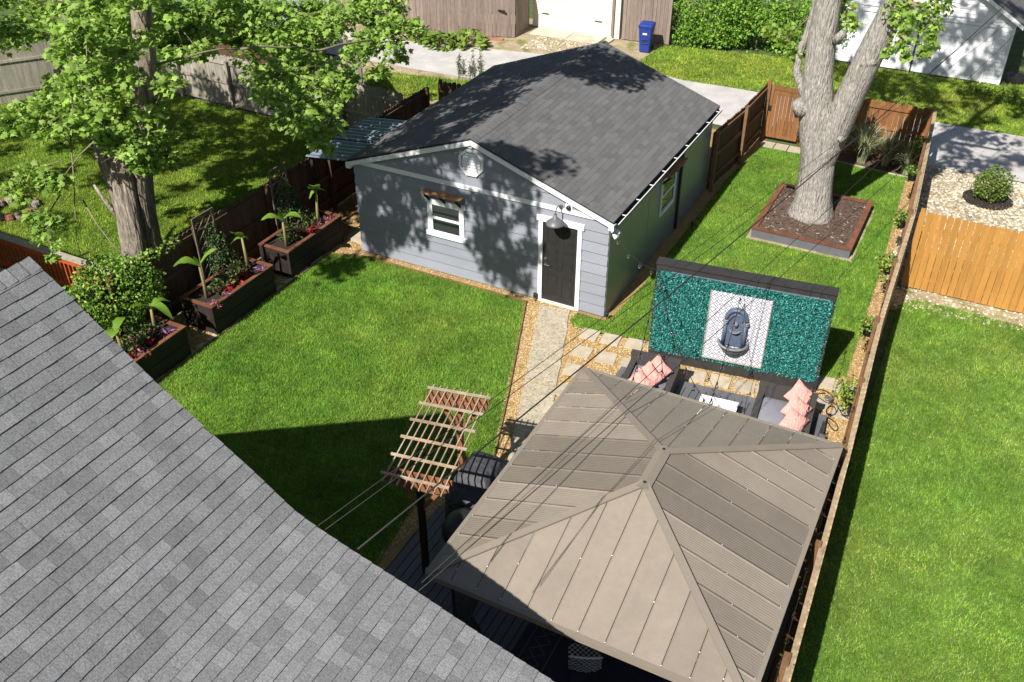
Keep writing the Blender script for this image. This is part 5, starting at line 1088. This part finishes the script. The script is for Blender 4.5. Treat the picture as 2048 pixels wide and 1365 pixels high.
# ================================================================== shrubs and plants
def leafcloud(name, shapes, size, cols, parent, up=.8, shell=.5, droop=.5, m='leaf_thick', tmpl=(OVAL_V, OVAL_T), jit=.2):
    """shapes: (centre, radii, count) ellipsoids filled towards their skin"""
    P = []
    for c, r, n in shapes:
        g = rng.normal(size=(n, 3)); g /= np.linalg.norm(g, axis=1)[:, None]; lump = 1+.16*np.sin(g[:, 0]*5+c[0])*np.sin(g[:, 1]*6+c[1])*np.cos(g[:, 2]*5)
        g *= ((shell+(1-shell)*rng.random(n)**.6)*lump)[:, None]; P.append(np.array(c)+g*np.array(r))
    P = np.concatenate(P); P = P[P[:, 2] > .02]; n = len(P); V, T, Cv = scat(tmpl[0], tmpl[1], P, frames(n, up, rng.uniform(size*.65, size*1.3, n), droop), pal(n, cols, jit))
    return fast(name, V, T, Cv, M[m], parent)
SG = [(.10, .20, .022), (.135, .26, .03), (.075, .16, .018), (.18, .31, .04), (.23, .34, .055)]
def stems(root, c, r, h, n, rad=.012, nm='stems'):
    mb = MB()
    for _ in range(n): a = random.uniform(0, 6.28); limb(mb, (c[0]+random.uniform(-.08, .08), c[1]+random.uniform(-.08, .08), c[2]), (c[0]+r*math.cos(a)*random.uniform(.2, .9), c[1]+r*math.sin(a)*random.uniform(.2, .9), c[2]+h*random.uniform(.6, 1)), rad, rad*.3, 5, .08, 4)
    mb.build(nm, M['twig'], root, True)
# hedge by the alley
hg = empty('hedge', (-2.2, 19.8, 0), 'tall bright green hedge between blue bin and white garage', 'hedge')
sh = []
for i in range(26):
    t = i/25; x = -5.0+t*6.0; y = 19.6+t*.8; sh.append(((x+random.uniform(-.25, .25), y+random.uniform(-.35, .4), random.uniform(.6, 1.5)), (random.uniform(.45, .85), random.uniform(.45, .85), random.uniform(.6, 1.5)), 560))
for i in range(26): t = random.random(); s_ = random.uniform(.25, .55); sh.append(((-4.9+t*5.8, 18.95+t*.8+random.uniform(-.1, .2), random.uniform(.2, 1.7)), (s_, s_*.8, s_), int(420*s_)))
leafcloud('foliage', sh, .115, [(.12, .25, .024), (.17, .32, .034), (.085, .19, .018), (.22, .38, .05)], hg, .7, .75)
for i in range(12): stems(hg, (-4.8+i*.52, 19.7+i*.07, 0), .5, 1.8, 5, .025)
# climbing shrub over the left fence
vs_ = empty('climbing_shrub', (-8.5, -6.0, 0), 'rounded mass of green vine spilling over the left fence by the house roof', 'shrub')
leafcloud('foliage', [((-8.55, -5.85, 1.45), (.75, .95, .75), 2600), ((-8.7, -6.7, 1.25), (.75, .75, .75), 1500), ((-8.35, -5.3, 1.35), (.45, .5, .5), 800), ((-8.4, -6.2, .75), (.6, .7, .55), 1200), ((-9.0, -5.7, 1.6), (.5, .6, .5), 900), ((-8.6, -4.85, 1.72), (.16, .45, .16), 260), ((-8.6, -4.2, 1.72), (.12, .35, .12), 110)], .075, SG, vs_, .7, .72)
stems(vs_, (-8.5, -6.0, 0), .6, 1.5, 14, .02)
# vines on the trellises
for lab, y in (('leafy vine climbing the trellis nearest the garage', -.88), ('leafy vine climbing the middle planter trellis', -3.45)):
    r = empty('trellis_vine', (-8.1, y, .66), lab, 'vine'); leafcloud('foliage', [((-8.1, y+.12, 1.35), (.2, .34, .42), 420), ((-8.0, y+.18, .95), (.3, .42, .36), 480), ((-8.12, y+.05, 1.75), (.12, .22, .25), 110)], .055, [(.035, .085, .02), (.055, .12, .025), (.09, .16, .05), (.03, .07, .018)], r, .5, .6); stems(r, (-8.1, y, .66), .2, 1.1, 8, .008)
# banana plants
def bleaf(base, az, length, width, rise, droop, parent):
    length *= 1.15; width *= 1.15
    n = 9; base = Vector(base); d = Vector((math.cos(az), math.sin(az), 0)); sd = Vector((-d.y, d.x, 0)); vs = []; pz = 0
    for i in range(n):
        t = i/(n-1); p = base + d*(length*(t*.85)) + Vector((0, 0, length*(rise*t-droop*t*t))); wv = width*math.sin(math.pi*min(1, .06+t*.94))**.75*(1-.15*t)
        vs += [p-sd*wv/2+Vector((0, 0, wv*.16+.01*math.sin(i*5))), p, p+sd*wv/2+Vector((0, 0, wv*.16+.01*math.cos(i*4)))]
    fs = []
    for i in range(n-1): fs += [(3*i, 3*i+1, 3*i+4, 3*i+3), (3*i+1, 3*i+2, 3*i+5, 3*i+4)]
    return MB().add(vs, fs).build('leaf', M['banana'], parent, True)
def banana(label, x, y, h, leaves):
    r = empty('banana_plant', (x, y, .66), label, 'banana plant'); dx, dy = random.uniform(-.06, .06), random.uniform(-.06, .06)
    st = MB(); st.tube([(x, y, .6), (x+dx*.4, y+dy*.4, .66+h*.5), (x+dx, y+dy, .66+h)], [.05, .035, .022], 9); st.build('stem', M['banana_stem'], r, True)
    for az, L_, w_, ri, dp in leaves: bleaf((x+dx, y+dy, .64+h), math.radians(az), L_, w_, ri, dp, r)
banana('banana plant with upright cupped leaf at the garage end of its planter', -7.6, -.36, .95, [(-60, .42, .26, 1.1, .5), (60, .3, .1, .2, .7), (-100, .26, .09, .3, .8), (-80, .34, .22, .7, .2)])
banana('banana plant with two spreading leaves in the planter nearest the garage', -7.6, -1.6, .75, [(-130, .5, .24, .75, .6), (20, .5, .22, .9, .75), (-60, .25, .12, 1.3, .1)])
banana('tall banana plant at the far end of the middle planter', -7.72, -2.85, .85, [(-70, .45, .25, 1.1, .4), (-150, .3, .1, .1, .6), (100, .25, .09, .2, .8)])
banana('banana plant with broad drooping leaf at the near end of the middle planter', -7.7, -4.25, .85, [(-140, .55, .26, .8, .75), (40, .45, .2, 1.15, .45), (-60, .22, .1, 1.5, .1)])
banana('banana plant with arching leaf in the nearest planter', -7.75, -5.75, .65, [(10, .5, .2, .5, .95), (-120, .4, .2, .7, .5), (70, .45, .18, .5, .7)])
banana('banana plant showing one yellow green leaf above the house roof edge', -7.6, -6.75, .75, [(-60, .42, .28, .35, .3), (100, .35, .2, .7, .5)])
# coloured bedding plants
RED = [(.36, .015, .02), (.46, .03, .035), (.16, .01, .016), (.10, .03, .02)]; PNK = [(.40, .14, .18), (.22, .06, .09), (.50, .25, .27), (.10, .03, .035)]; PUR = [(.33, .12, .34), (.42, .20, .42), (.18, .05, .19), (.30, .15, .20)]
SPK_V = [(-.09, 0, 0), (.09, 0, 0), (.06, .6, .08), (0, 1, -.05), (-.06, .6, .08)]; SPK_T = [(0, 1, 2), (0, 2, 4), (4, 2, 3)]
def bed(label, x, y, cols, r=.15, n=70, spiky=False, size=.10):
    o = empty('coleus_plant' if not spiky else 'cordyline_plant', (x, y, .66), label, 'plant')
    leafcloud('foliage', [((x, y, .74), (r*.85, r*.85, r*.6), int(n*.7))], size if not spiky else size*1.15, cols, o, .4 if not spiky else .1, .3, .2, 'petal', (OVAL_V, OVAL_T) if not spiky else (SPK_V, SPK_T)); stems(o, (x, y, .64), r*.6, .16, 4, .006)
bed('small red plant in the planter nearest the garage', -7.46, -.75, RED, .11, 50)
bed('pink leaved plant at the garage end of its planter', -7.42, -.15, PNK, .16, 80, True)
bed('pink spiky plant in the middle of the planter nearest the garage', -7.5, -.45, PNK, .12, 40, True)
bed('dark red plant beside the banana in the planter nearest the garage', -7.55, -1.05, [(.16, .02, .03), (.25, .03, .05)], .12, 40)
bed('purple spiky plant at the far end of the middle planter', -7.38, -2.82, PUR, .16, 70, True)
bed('bright red plant past the middle of the middle planter', -7.5, -3.25, RED, .15, 80)
bed('red plant in the centre of the middle planter', -7.48, -3.55, RED, .13, 70)
bed('bright red plant nearer the camera in the middle planter', -7.42, -3.85, RED, .13, 70)
bed('pale pink spiky plant in the middle planter front row', -7.32, -4.05, PUR+PNK, .15, 70, True)
bed('pink spiky plant at the near corner of the middle planter', -7.3, -4.45, PNK, .17, 90, True)
bed('purple spiky plant at the far end of the nearest planter', -7.42, -5.75, PUR, .16, 80, True)
bed('small red plant in the middle of the nearest planter', -7.52, -6.15, RED, .11, 45)
bed('red plant beside the house roof edge in the nearest planter', -7.4, -6.75, RED, .16, 80)
bed('pale pink plant beside the red one in the nearest planter', -7.35, -6.5, PNK, .13, 60)
FIL = [(.05, .10, .02), (.09, .15, .035), (.12, .03, .035), (.035, .07, .016)]
for i, (x, y, lab) in enumerate([(-7.75, -.55, 'dark leafy filler plant behind the pink one nearest the garage'), (-7.7, -1.3, 'dark leafy filler plant between the two bananas nearest the garage'), (-7.75, -3.2, 'dark leafy filler plant behind the red ones in the middle planter'), (-7.62, -3.85, 'dark leafy filler plant in the near half of the middle planter'), (-7.75, -6.1, 'dark leafy filler plant under the vine in the nearest planter'), (-7.6, -6.5, 'low dark filler plant beside the red one in the nearest planter')]):
    o = empty('bedding_plant', (x, y, .66), lab, 'plant'); leafcloud('foliage', [((x, y, .80), (.24, .34, .17), 230)], .085, FIL, o, .5, .4); stems(o, (x, y, .64), .2, .16, 6, .006)
# ornamental grasses by the back fence
def tuftgrass(label, x, y, h, n, cols, sp=.55):
    o = empty('ornamental_grass', (x, y, 0), label, 'grass'); V = []; T = []; Cc = []
    for _ in range(n):
        a = random.uniform(0, 6.28); ln = h*random.uniform(.7, 1.25); out = sp*random.uniform(.15, 1.1); d = np.array([math.cos(a), math.sin(a), 0]); sd = np.array([-d[1], d[0], 0]); b = np.array([x, y, 0])+d*random.uniform(0, .14); c = np.array(random.choice(cols))*random.uniform(.75, 1.25); k0 = len(V); wv = random.uniform(.014, .026)
        for i in range(5):
            t = i/4; p = b+d*out*(t**1.8)+np.array([0, 0, ln*(1.15*t-.55*t**2.6*min(1.3, out/sp+.2))]); wt = wv*(1-t*.85); V += [p-sd*wt, p+sd*wt]; Cc += [c, c]
        for i in range(4): T += [(k0+2*i, k0+2*i+1, k0+2*i+3), (k0+2*i, k0+2*i+3, k0+2*i+2)]
    fast('blades', np.array(V), np.array(T), np.array(Cc), M['leaf_thick'], o)
GR = [(.36, .37, .20), (.46, .46, .29), (.24, .29, .12), (.54, .52, .36), (.17, .22, .08)]
tuftgrass('largest variegated grass clump behind the grey trunk', 3.55, 11.2, 1.2, 300, GR, .9)
tuftgrass('middle variegated grass clump against the back fence', 4.2, 11.3, 1.1, 150, GR, .65)
tuftgrass('rightmost variegated grass clump in the fence corner', 4.85, 11.0, 1.0, 160, GR, .65)
# climbers and hanging pots on the inner face of the right fence
def fx(y):
    for (xa, ya), (xb, yb) in zip(RF, RF[1:]):
        if ya <= y <= yb: return xa+(xb-xa)*(y-ya)/(yb-ya)
    return 6
LIME = [(.19, .27, .035), (.14, .22, .03), (.25, .32, .06), (.10, .17, .025)]
for i, (y, lab, s, n) in enumerate([(10.4, 'lime climber in hanging pot on the right fence beside the ornamental grasses', .26, 200), (8.4, 'trailing pot hung on the right fence level with the stone bed shrub', .20, 110), (5.6, 'trailing pot hung on the right fence just beyond the orange fence', .26, 160), (3.2, 'lush trailing pot on the right fence left of the orange fence foot', .32, 240), (.5, 'trailing pot on the right fence beyond the privacy wall', .24, 130), (-1.9, 'yellow green climber on the right fence beside the privacy wall', .36, 260), (-4.4, 'climbing plant in black pot at the gazebo right corner', .34, 230)]):
    x = fx(y)-.22; r = empty('hanging_pot', (x, y, 1.0), lab, 'potted plant', 'pots along the right fence')
    MB().lathe([(.07, 0), (.10, .02), (.13, .20), (.14, .21), (.12, .21), (.10, .16)], 14, (x, y, .95)).build('pot', M['black_metal'], r, True); MB().tube([(x, y, 1.14), (x+.06, y, 1.4), (x+.17, y, 1.42)], .008, 5).build('hook', M['black_metal'], r)
    leafcloud('foliage', [((x-.05, y, 1.24), (s*.8, s, s*.6), n), ((x-.08, y+.1, 1.0), (s*.5, s*.6, s*.9), n//2)], .07, LIME if i in (0, 3, 5) else SG, r, .6, .3); stems(r, (x, y, 1.1), s*.7, .25, 6, .005)
# hostas at the alley fence
for i, (px, py, s, lab) in enumerate([(880, 82, .62, 'dark green hosta clump half under the maple leaves'), (938, 80, .75, 'large lime green hosta mound by the brown fence'), (845, 70, .5, 'hosta at the left end of the alley fence')]):
    p = at(px, py, .25); r = empty('hosta', (p.x, p.y, 0), lab, 'hosta'); leafcloud('leaves', [((p.x, p.y, .22), (s, s*.75, s*.62), int(330*s))], .23, [(.22, .32, .05), (.28, .38, .08), (.16, .26, .04)] if i == 1 else [(.13, .22, .03), (.17, .27, .04)], r, 1.2, .8, .7, 'leaf', jit=.15); stems(r, (p.x, p.y, 0), s*.6, .3, 12, .01)
# shrub in the stone bed
p = at(1975, 400); r = empty('bed_shrub', (p.x, p.y, 0), 'round green shrub growing in the pale stone bed', 'shrub'); leafcloud('foliage', [((p.x, p.y, .4), (.5, .48, .38), 1500), ((p.x+.1, p.y+.15, .62), (.42, .4, .32), 700)], .065, [(.09, .15, .02), (.13, .20, .03), (.19, .24, .05), (.06, .11, .015)], r, .8, .6); stems(r, (p.x, p.y, 0), .4, .7, 22, .008)
MB().lathe([(.62, -.01), (.66, .02), (.6, .03), (.2, .035)], 26, (p.x, p.y, 0)).build('mulch_ring', M['soil'], r)
p = at(930, 175); r = empty('tall_weed', (p.x, p.y, 0), 'tall spiky weeds peeking over the garage roof at the alley', 'weed')
for i in range(9):
    q = (p.x+random.uniform(-.5, .7), p.y+random.uniform(-.3, .3)); h_ = random.uniform(.8, 1.3); MB().tube([(*q, 0), (q[0]+.06, q[1], h_*.5), (q[0]+.1, q[1], h_)], [.012, .009, .004], 5).build('stalk', M['twig'], r)
    leafcloud('leaves', [((q[0]+.08, q[1], h_*.65), (.07, .07, h_*.42), 90)], .13, [(.10, .13, .06), (.14, .17, .09)], r, .1, .1, -.6, 'leaf_thick', (SPK_V, SPK_T))
# weeds at the hedge foot, white garage corner and stump
r = empty('weed_patch', (7.2, 17.6, 0), 'low yellow green weeds near the white garage right corner', 'weed'); c = at(2020, 205); r.location = (c.x, c.y, 0); leafcloud('leaves', [((c.x, c.y, .15), (.6, .45, .3), 420), ((c.x-1.0, c.y+.6, .1), (.5, .4, .2), 220)], .10, LIME+SG, r, .6, .3)
c = at(2030, 165); st = MB(); st.lathe([(.33, 0), (.34, .25), (.32, .26), (.28, .24), (.26, .05)], 18, (c.x, c.y, 0)); tag(st.build('black_tub', M['black_metal']), 'open black tub on the grass beside the white garage', 'tub')

# ================================================================== buildings across the alley
cg = empty('cream_garage', (-9.1, 20, 0), 'cream sided garage with panelled overhead door behind the grey garage', 'garage')
cx0, cx1, cy = -11.0, -7.2, 18.52; dx0, dx1 = -10.62, -7.85
MB().box(cx0+.02, cx1-.02, cy+.04, cy+6, 0, 2.6).build('wall_core', M['vinyl'], cg)
z = .02
while z < 2.55:
    for a, b in ((cx0, dx0-.09), (dx1+.09, cx1)):
        MB().add([(a, cy-.004, z), (b, cy-.004, z), (b, cy+.02, z+.1), (a, cy+.02, z+.1), (a, cy+.05, z), (b, cy+.05, z), (b, cy+.05, z+.1), (a, cy+.05, z+.1)], [(0, 1, 2, 3), (5, 4, 7, 6), (1, 0, 4, 5), (2, 1, 5, 6), (3, 2, 6, 7), (0, 3, 7, 4)]).build('siding_board', M['vinyl'], cg)
    z += .1
for a in (dx0-.09, dx1): MB().box(a, a+.09, cy-.02, cy+.04, 0, 2.25).build('door_casing', M['white'], cg)
MB().box(dx0-.09, dx1+.09, cy-.02, cy+.04, 2.25, 2.36).build('door_casing', M['white'], cg)
od = empty('overhead_door', ((dx0+dx1)/2, cy, 0)); setp(od, cg)
for r_ in range(4):
    z0 = .02+r_*.55; s = MB(); s.box(dx0, dx1, cy+.02, cy+.045, z0, z0+.543); s.build('door_section', M['vinyl'], od)
    for rr in (0, 1):
        for c_ in range(5):
            w_ = (dx1-dx0)/5; a = dx0+c_*w_+.07; b = a+w_-.14; zz = z0+.05+rr*.25; t = .02; q = MB()
            for e in ((a, b, zz, zz+t), (a, b, zz+.19-t, zz+.19), (a, a+t, zz+t, zz+.19-t), (b-t, b, zz+t, zz+.19-t)): q.box(e[0], e[1], cy+.008, cy+.02, e[2], e[3])
            q.box(a+.04, b-.04, cy+.012, cy+.02, zz+.04, zz+.15); q.build('pressed_panel', M['vinyl'], od)
for x in (dx0+.05, dx1-.4): MB().box(x, x+.3, cy-.004, cy+.008, .56, .60).build('strap_hinge', M['black_metal'], od)
MB().box(-7.52, -7.42, cy-.09, cy-.01, .1, 2.5).build('downspout', M['fence_far'], cg); MB().box(-7.6, -7.34, cy-.75, cy-.1, 0, .06).build('splash_block', M['slab'], cg)
MB().extr([(cx0-.2, cy-.25, 2.5), (cx1+.2, cy-.25, 2.5), ((cx0+cx1)/2, cy-.25, 3.7)], (0, 6.6, 0)).build('roof', M['felt'], cg)

wg = empty('white_garage', (3.6, 22, 0), 'white painted garage with wide double doors at the upper right', 'garage')
wx0, wx1, wy = .55, 6.58, 19.98; wh = 2.3; wr = 4.1
def wgin(z): return 0 if z < wh else (z-wh)*(wx1-wx0)/2/(wr-wh)
MB().extr([(wx0+.03, wy+.04, 0), (wx1-.03, wy+.04, 0), (wx1-.03, wy+.04, wh), ((wx0+wx1)/2, wy+.04, wr-.05), (wx0+.03, wy+.04, wh)], (0, 6, 0)).build('wall_core', M['whitewall'], wg)
z = .03
while z < wr-.15:
    z1 = min(z+.15, wr-.02); a, b = wgin(z), wgin(z1)
    segs = ((wx0+a, wx1-a, wx0+b, wx1-b),) if z > 2.0 else ((wx0, 1.55, wx0, 1.55), (6.02, wx1, 6.02, wx1))
    for p0, p1, q0, q1 in segs:
        if p1-p0 > .05: MB().add([(p0, wy-.006, z), (p1, wy-.006, z), (q1, wy+.022, z1), (q0, wy+.022, z1), (p0, wy+.045, z), (p1, wy+.045, z), (q1, wy+.045, z1), (q0, wy+.045, z1)], [(0, 1, 2, 3), (5, 4, 7, 6), (1, 0, 4, 5), (2, 1, 5, 6), (3, 2, 6, 7), (0, 3, 7, 4)]).build('siding_board', M['whitewall'], wg)
    z = z1
for a, b in ((1.62, 3.55), (3.62, 5.95)):
    dd = empty('overhead_door', ((a+b)/2, wy, 0)); setp(dd, wg)
    for i in range(4): MB().box(a, b, wy-.0, wy+.035, .03+i*.47, .49+i*.47).build('door_section', M['whitewall'], dd)
    MB().box(a-.06, a-.005, wy-.03, wy+.04, 0, 1.93).build('door_casing', M['whitewall'], dd); MB().box(b+.005, b+.06, wy-.03, wy+.04, 0, 1.93).build('door_casing', M['whitewall'], dd)
MB().box(1.5, 6.1, wy-.045, wy-.01, 1.935, 2.03).build('header', M['whitewall'], wg); MB().box(wx1-.06, wx1+.03, wy-.03, wy+.06, 0, wh).build('corner_board', M['whitewall'], wg)
for sx, xa in ((1, wx1+.25), (-1, wx0-.25)):
    zb = wh-.15; xc = (wx0+wx1)/2; MB().extr([(xa, wy-.25, zb+.03), (xc, wy-.25, wr+.06), (xc, wy-.25, wr-.02), (xa, wy-.25, zb-.05)], (0, 6.6, 0)).build('roof_slope', M['shingle_dark'], wg)
    MB().extr([(xa, wy-.28, zb-.0), (xc, wy-.28, wr+.03), (xc, wy-.28, wr-.1), (xa, wy-.28, zb-.13)], (0, .028, 0)).build('rake_board', M['whitewall'], wg)

# outbuilding far behind the maple
sh_ = empty('alley_shed', (-20, 11, 0), 'dark shed with pale metal roof behind the maple leaves', 'shed')
MB().box(-24, -15.8, 8.2, 11, 0, 2.2).build('wall', M['fence_dark'], sh_); corr(-24.2, -15.6, 7.9, 9.6, 2.2, 2.2, 80).build('roof_sheet', M['galv'], sh_); corr(-24.2, -15.6, 9.6, 11.3, 2.25, 2.25, 80).build('roof_sheet', M['galv'], sh_)

# unseen house assumed outside the frame, added to shade the deck rail
nh = empty('added_shading_house', (-17, -13, 0), 'unseen house added beyond the left edge to shade the red deck rail', 'house')
MB().box(-22, -12.2, -17, -9.6, 0, 5.8).build('wall', M['vinyl'], nh); MB().extr([(-22.3, -17.3, 5.8), (-22.3, -9.3, 5.8), (-22.3, -13.3, 8.2)], (10.4, 0, 0)).build('roof', M['felt'], nh)

# blue wheeled bin
bn = empty('recycling_bin', (-5.8, 17.7, 0), 'blue wheeled bin standing before the hedge', 'bin'); BM = Matrix.Translation((-5.78, 17.72, 0)) @ Matrix.Rotation(R_(8), 4, 'Z')
def bput(mb, nm, m, s=False): o = mb.build(nm, m, None, s); o.matrix_basis = BM.copy(); setp(o, bn)
bput(loft([rrect(0, 0, .20, .24, .04, .05, 4), rrect(0, 0, .21, .25, .3, .05, 4), rrect(0, 0, .255, .30, .92, .05, 4), rrect(0, 0, .275, .32, .94, .05, 4), rrect(0, 0, .275, .32, .98, .05, 4)]), 'body', M['bin_blue'])
bput(loft([rrect(0, 0, .285, .33, .985, .06, 4), rrect(0, -.01, .285, .34, 1.01, .06, 4), rrect(0, 0, .24, .27, 1.07, .08, 4), rrect(0, 0, .15, .18, 1.09, .08, 4)]), 'lid', M['bin_blue'])
for y, z in ((-.262, .35), (-.27, .5)): bput(MB().box(-.14, .14, y-.02, y+.02, z, z+.05), 'grip_bar', M['bin_blue'])
bput(MB().box(-.08, .08, -.315, -.295, .70, .76), 'label_plate', M['plastic_white']); bput(MB().box(-.1, .1, -.265, -.235, .38, .55), 'recess', M['black_metal'])
for x in (-.24, .24): w_ = MB(); w_.tube([(x-.025, .24, .1), (x+.025, .24, .1)], .1, 16); bput(w_, 'wheel', M['black_metal'])
bput(MB().tube([(-.2, .33, .96), (.2, .33, .96)], .015, 8), 'handle', M['bin_blue'])

# ================================================================== utility wires
def wire(label, near, far, yfar, r, m, sag, extra=1.75, ynear=-11.6):
    a = aty(*near, ynear); b = aty(*far, yfar); b = a+(b-a)*extra; n = 24; pts = [a.lerp(b, i/n)-Vector((0, 0, sag*4*(i/n)*(1-i/n))) for i in range(n+1)]
    tag(MB().tube(pts, r, 6).build('utility_wire', m, None, True), label, 'wire', 'overhead utility wires')
wire('thickest overhead cable crossing the privacy wall to the house roof edge', (715, 1099), (1989, 0), 12, .010, M['cable'], .55)
wire('upper of the two thin wires crossing the concrete path', (636, 1052), (2010, 5), 12, .0045, M['cable'], .35)
wire('lower of the two thin wires crossing the concrete path', (650, 1060), (2035, 12), 12, .005, M['cable'], .33)
wire('left one of the two wires ending in the shade below the gazebo corner', (843, 1166), (2030, 60), 12, .005, M['cable'], .18)
wire('right one of the two wires ending in the shade below the gazebo corner', (838, 1182), (2060, 105), 12, .0055, M['cable'], .16)
pole = empty('utility_pole', (0, 0, 0), 'wooden utility pole standing beyond the right edge by the alley', 'pole')
b = aty(1989, 0, 12); a = aty(715, 1099, -11.6); e = a+(b-a)*1.75; pole.location = (e.x, e.y, 0); MB().tube([(e.x, e.y+.15, 0), (e.x, e.y+.15, 7)], [.16, .12], 14).build('shaft', M['bark_brown'], pole)

# ================================================================== string lights
bm_ = MB(); bm_.lathe([(.004, .0), (.02, -.012), (.03, -.04), (.024, -.065), (.004, -.075)], 10); bulb_me = bm_.mesh('bulb', M['bulb']); sk = MB(); sk.lathe([(.013, .045), (.016, .03), (.016, -.005), (.012, -.008)], 8); sock_me = sk.mesh('socket', M['cable'])
for me in (bulb_me,): me.polygons.foreach_set('use_smooth', [True]*len(me.polygons))
def strand(label, a, b, sag, nb, r=.006):
    a = Vector(a); b = Vector(b); root = empty('string_light', a, label, 'string lights', 'string lights'); n = 22
    f = lambda t: a.lerp(b, t)-Vector((0, 0, sag*4*t*(1-t))); MB().tube([f(i/n) for i in range(n+1)], r, 5).build('cable', M['cable'], root)
    for i in range(nb):
        p = f((i+.5)/nb)-Vector((0, 0, .05)); s = piece(sock_me, 'socket', root, Matrix.Translation(p)); piece(bulb_me, 'bulb', root, Matrix.Translation(p) @ Matrix.Diagonal((1.15, 1.15, 1.15, 1)))
tl, tm, tr = WM @ Vector((.03, -.04, WH-.17)), WM @ Vector((1.72, -.04, WH-.17)), WM @ Vector((WL-.03, -.04, WH-.17))
strand('string lights from the left end of the privacy wall to the gazebo', tl, (X0+.9, Y1-.02, EZ+.02), .35, 7)
strand('string lights from the middle of the privacy wall to the gazebo', tm, (3.7, Y1-.02, EZ+.02), .3, 6)
strand('string lights from the right end of the privacy wall to the gazebo', tr, (X1-.6, Y1-.02, EZ+.02), .3, 6)
strand('string lights from the privacy wall left end up to the garage corner', tl, (.12, -.1, 2.3), .2, 4, .005)
strand('string lights crossing behind the privacy wall panel to the gazebo centre', tl, (3.7, Y1-.02, EZ+.03), .42, 7)
pts = [(-9.6, 0), (-7.1, 0), (-4.5, 0)]
for (ya, _), (yb, _), lab in ((pts[0], pts[1], 'string lights along the near stretch of the right fence'), (pts[1], pts[2], 'string lights on the right fence beside the gazebo right eave')):
    strand(lab, (fx(ya)-.16, ya, 1.74), (fx(yb)-.16, yb, 1.74), .12, 6, .004)
strand('string lights on the right fence beyond the gazebo', (fx(-4.3)-.14, -4.3, 1.72), (fx(4)-.14, 4, 1.72), .1, 9, .004)

# cords on the gravel beside the right armchair
def cord(label, px, r=.010):
    P = [at(x, y, .03) for x, y in px]; out = []
    for i in range(len(P)-1):
        p0, p1, p2, p3 = P[max(i-1, 0)], P[i], P[i+1], P[min(i+2, len(P)-1)]
        for k in range(6):
            t = k/6; out.append(.5*((2*p1)+(p2-p0)*t+(2*p0-5*p1+4*p2-p3)*t*t+(3*p1-p0-3*p2+p3)*t**3))
    out.append(P[-1]); tag(MB().tube(out, r, 6).build('extension_cord', M['cable'], None, True), label, 'cord')
cord('black cord looping over the gravel to the privacy wall corner', [(1627, 782), (1645, 780), (1662, 790), (1666, 802), (1655, 806), (1640, 797), (1632, 790), (1650, 786)])
cord('tangled black cord coil on the paving right of the right armchair', [(1650, 800), (1668, 806), (1676, 818), (1668, 830), (1654, 826), (1656, 815), (1668, 814), (1672, 826), (1660, 832), (1652, 822), (1664, 808)])
cord('long black cord running over the gravel to the right fence', [(1672, 804), (1680, 822), (1690, 834), (1706, 842)])
cord('black cord wandering on the gravel along the deck edge', [(1652, 840), (1660, 852), (1670, 862), (1676, 856), (1670, 845), (1655, 836), (1650, 850)])
ab = MB(); p = at(1658, 797, .04); ab.obox(p, (.16, .07, .06), Matrix.Rotation(-.5, 3, 'Z')); tag(ab.build('power_adapter', M['lamp_metal']), 'dark power adapter box in the cord tangle', 'adapter')
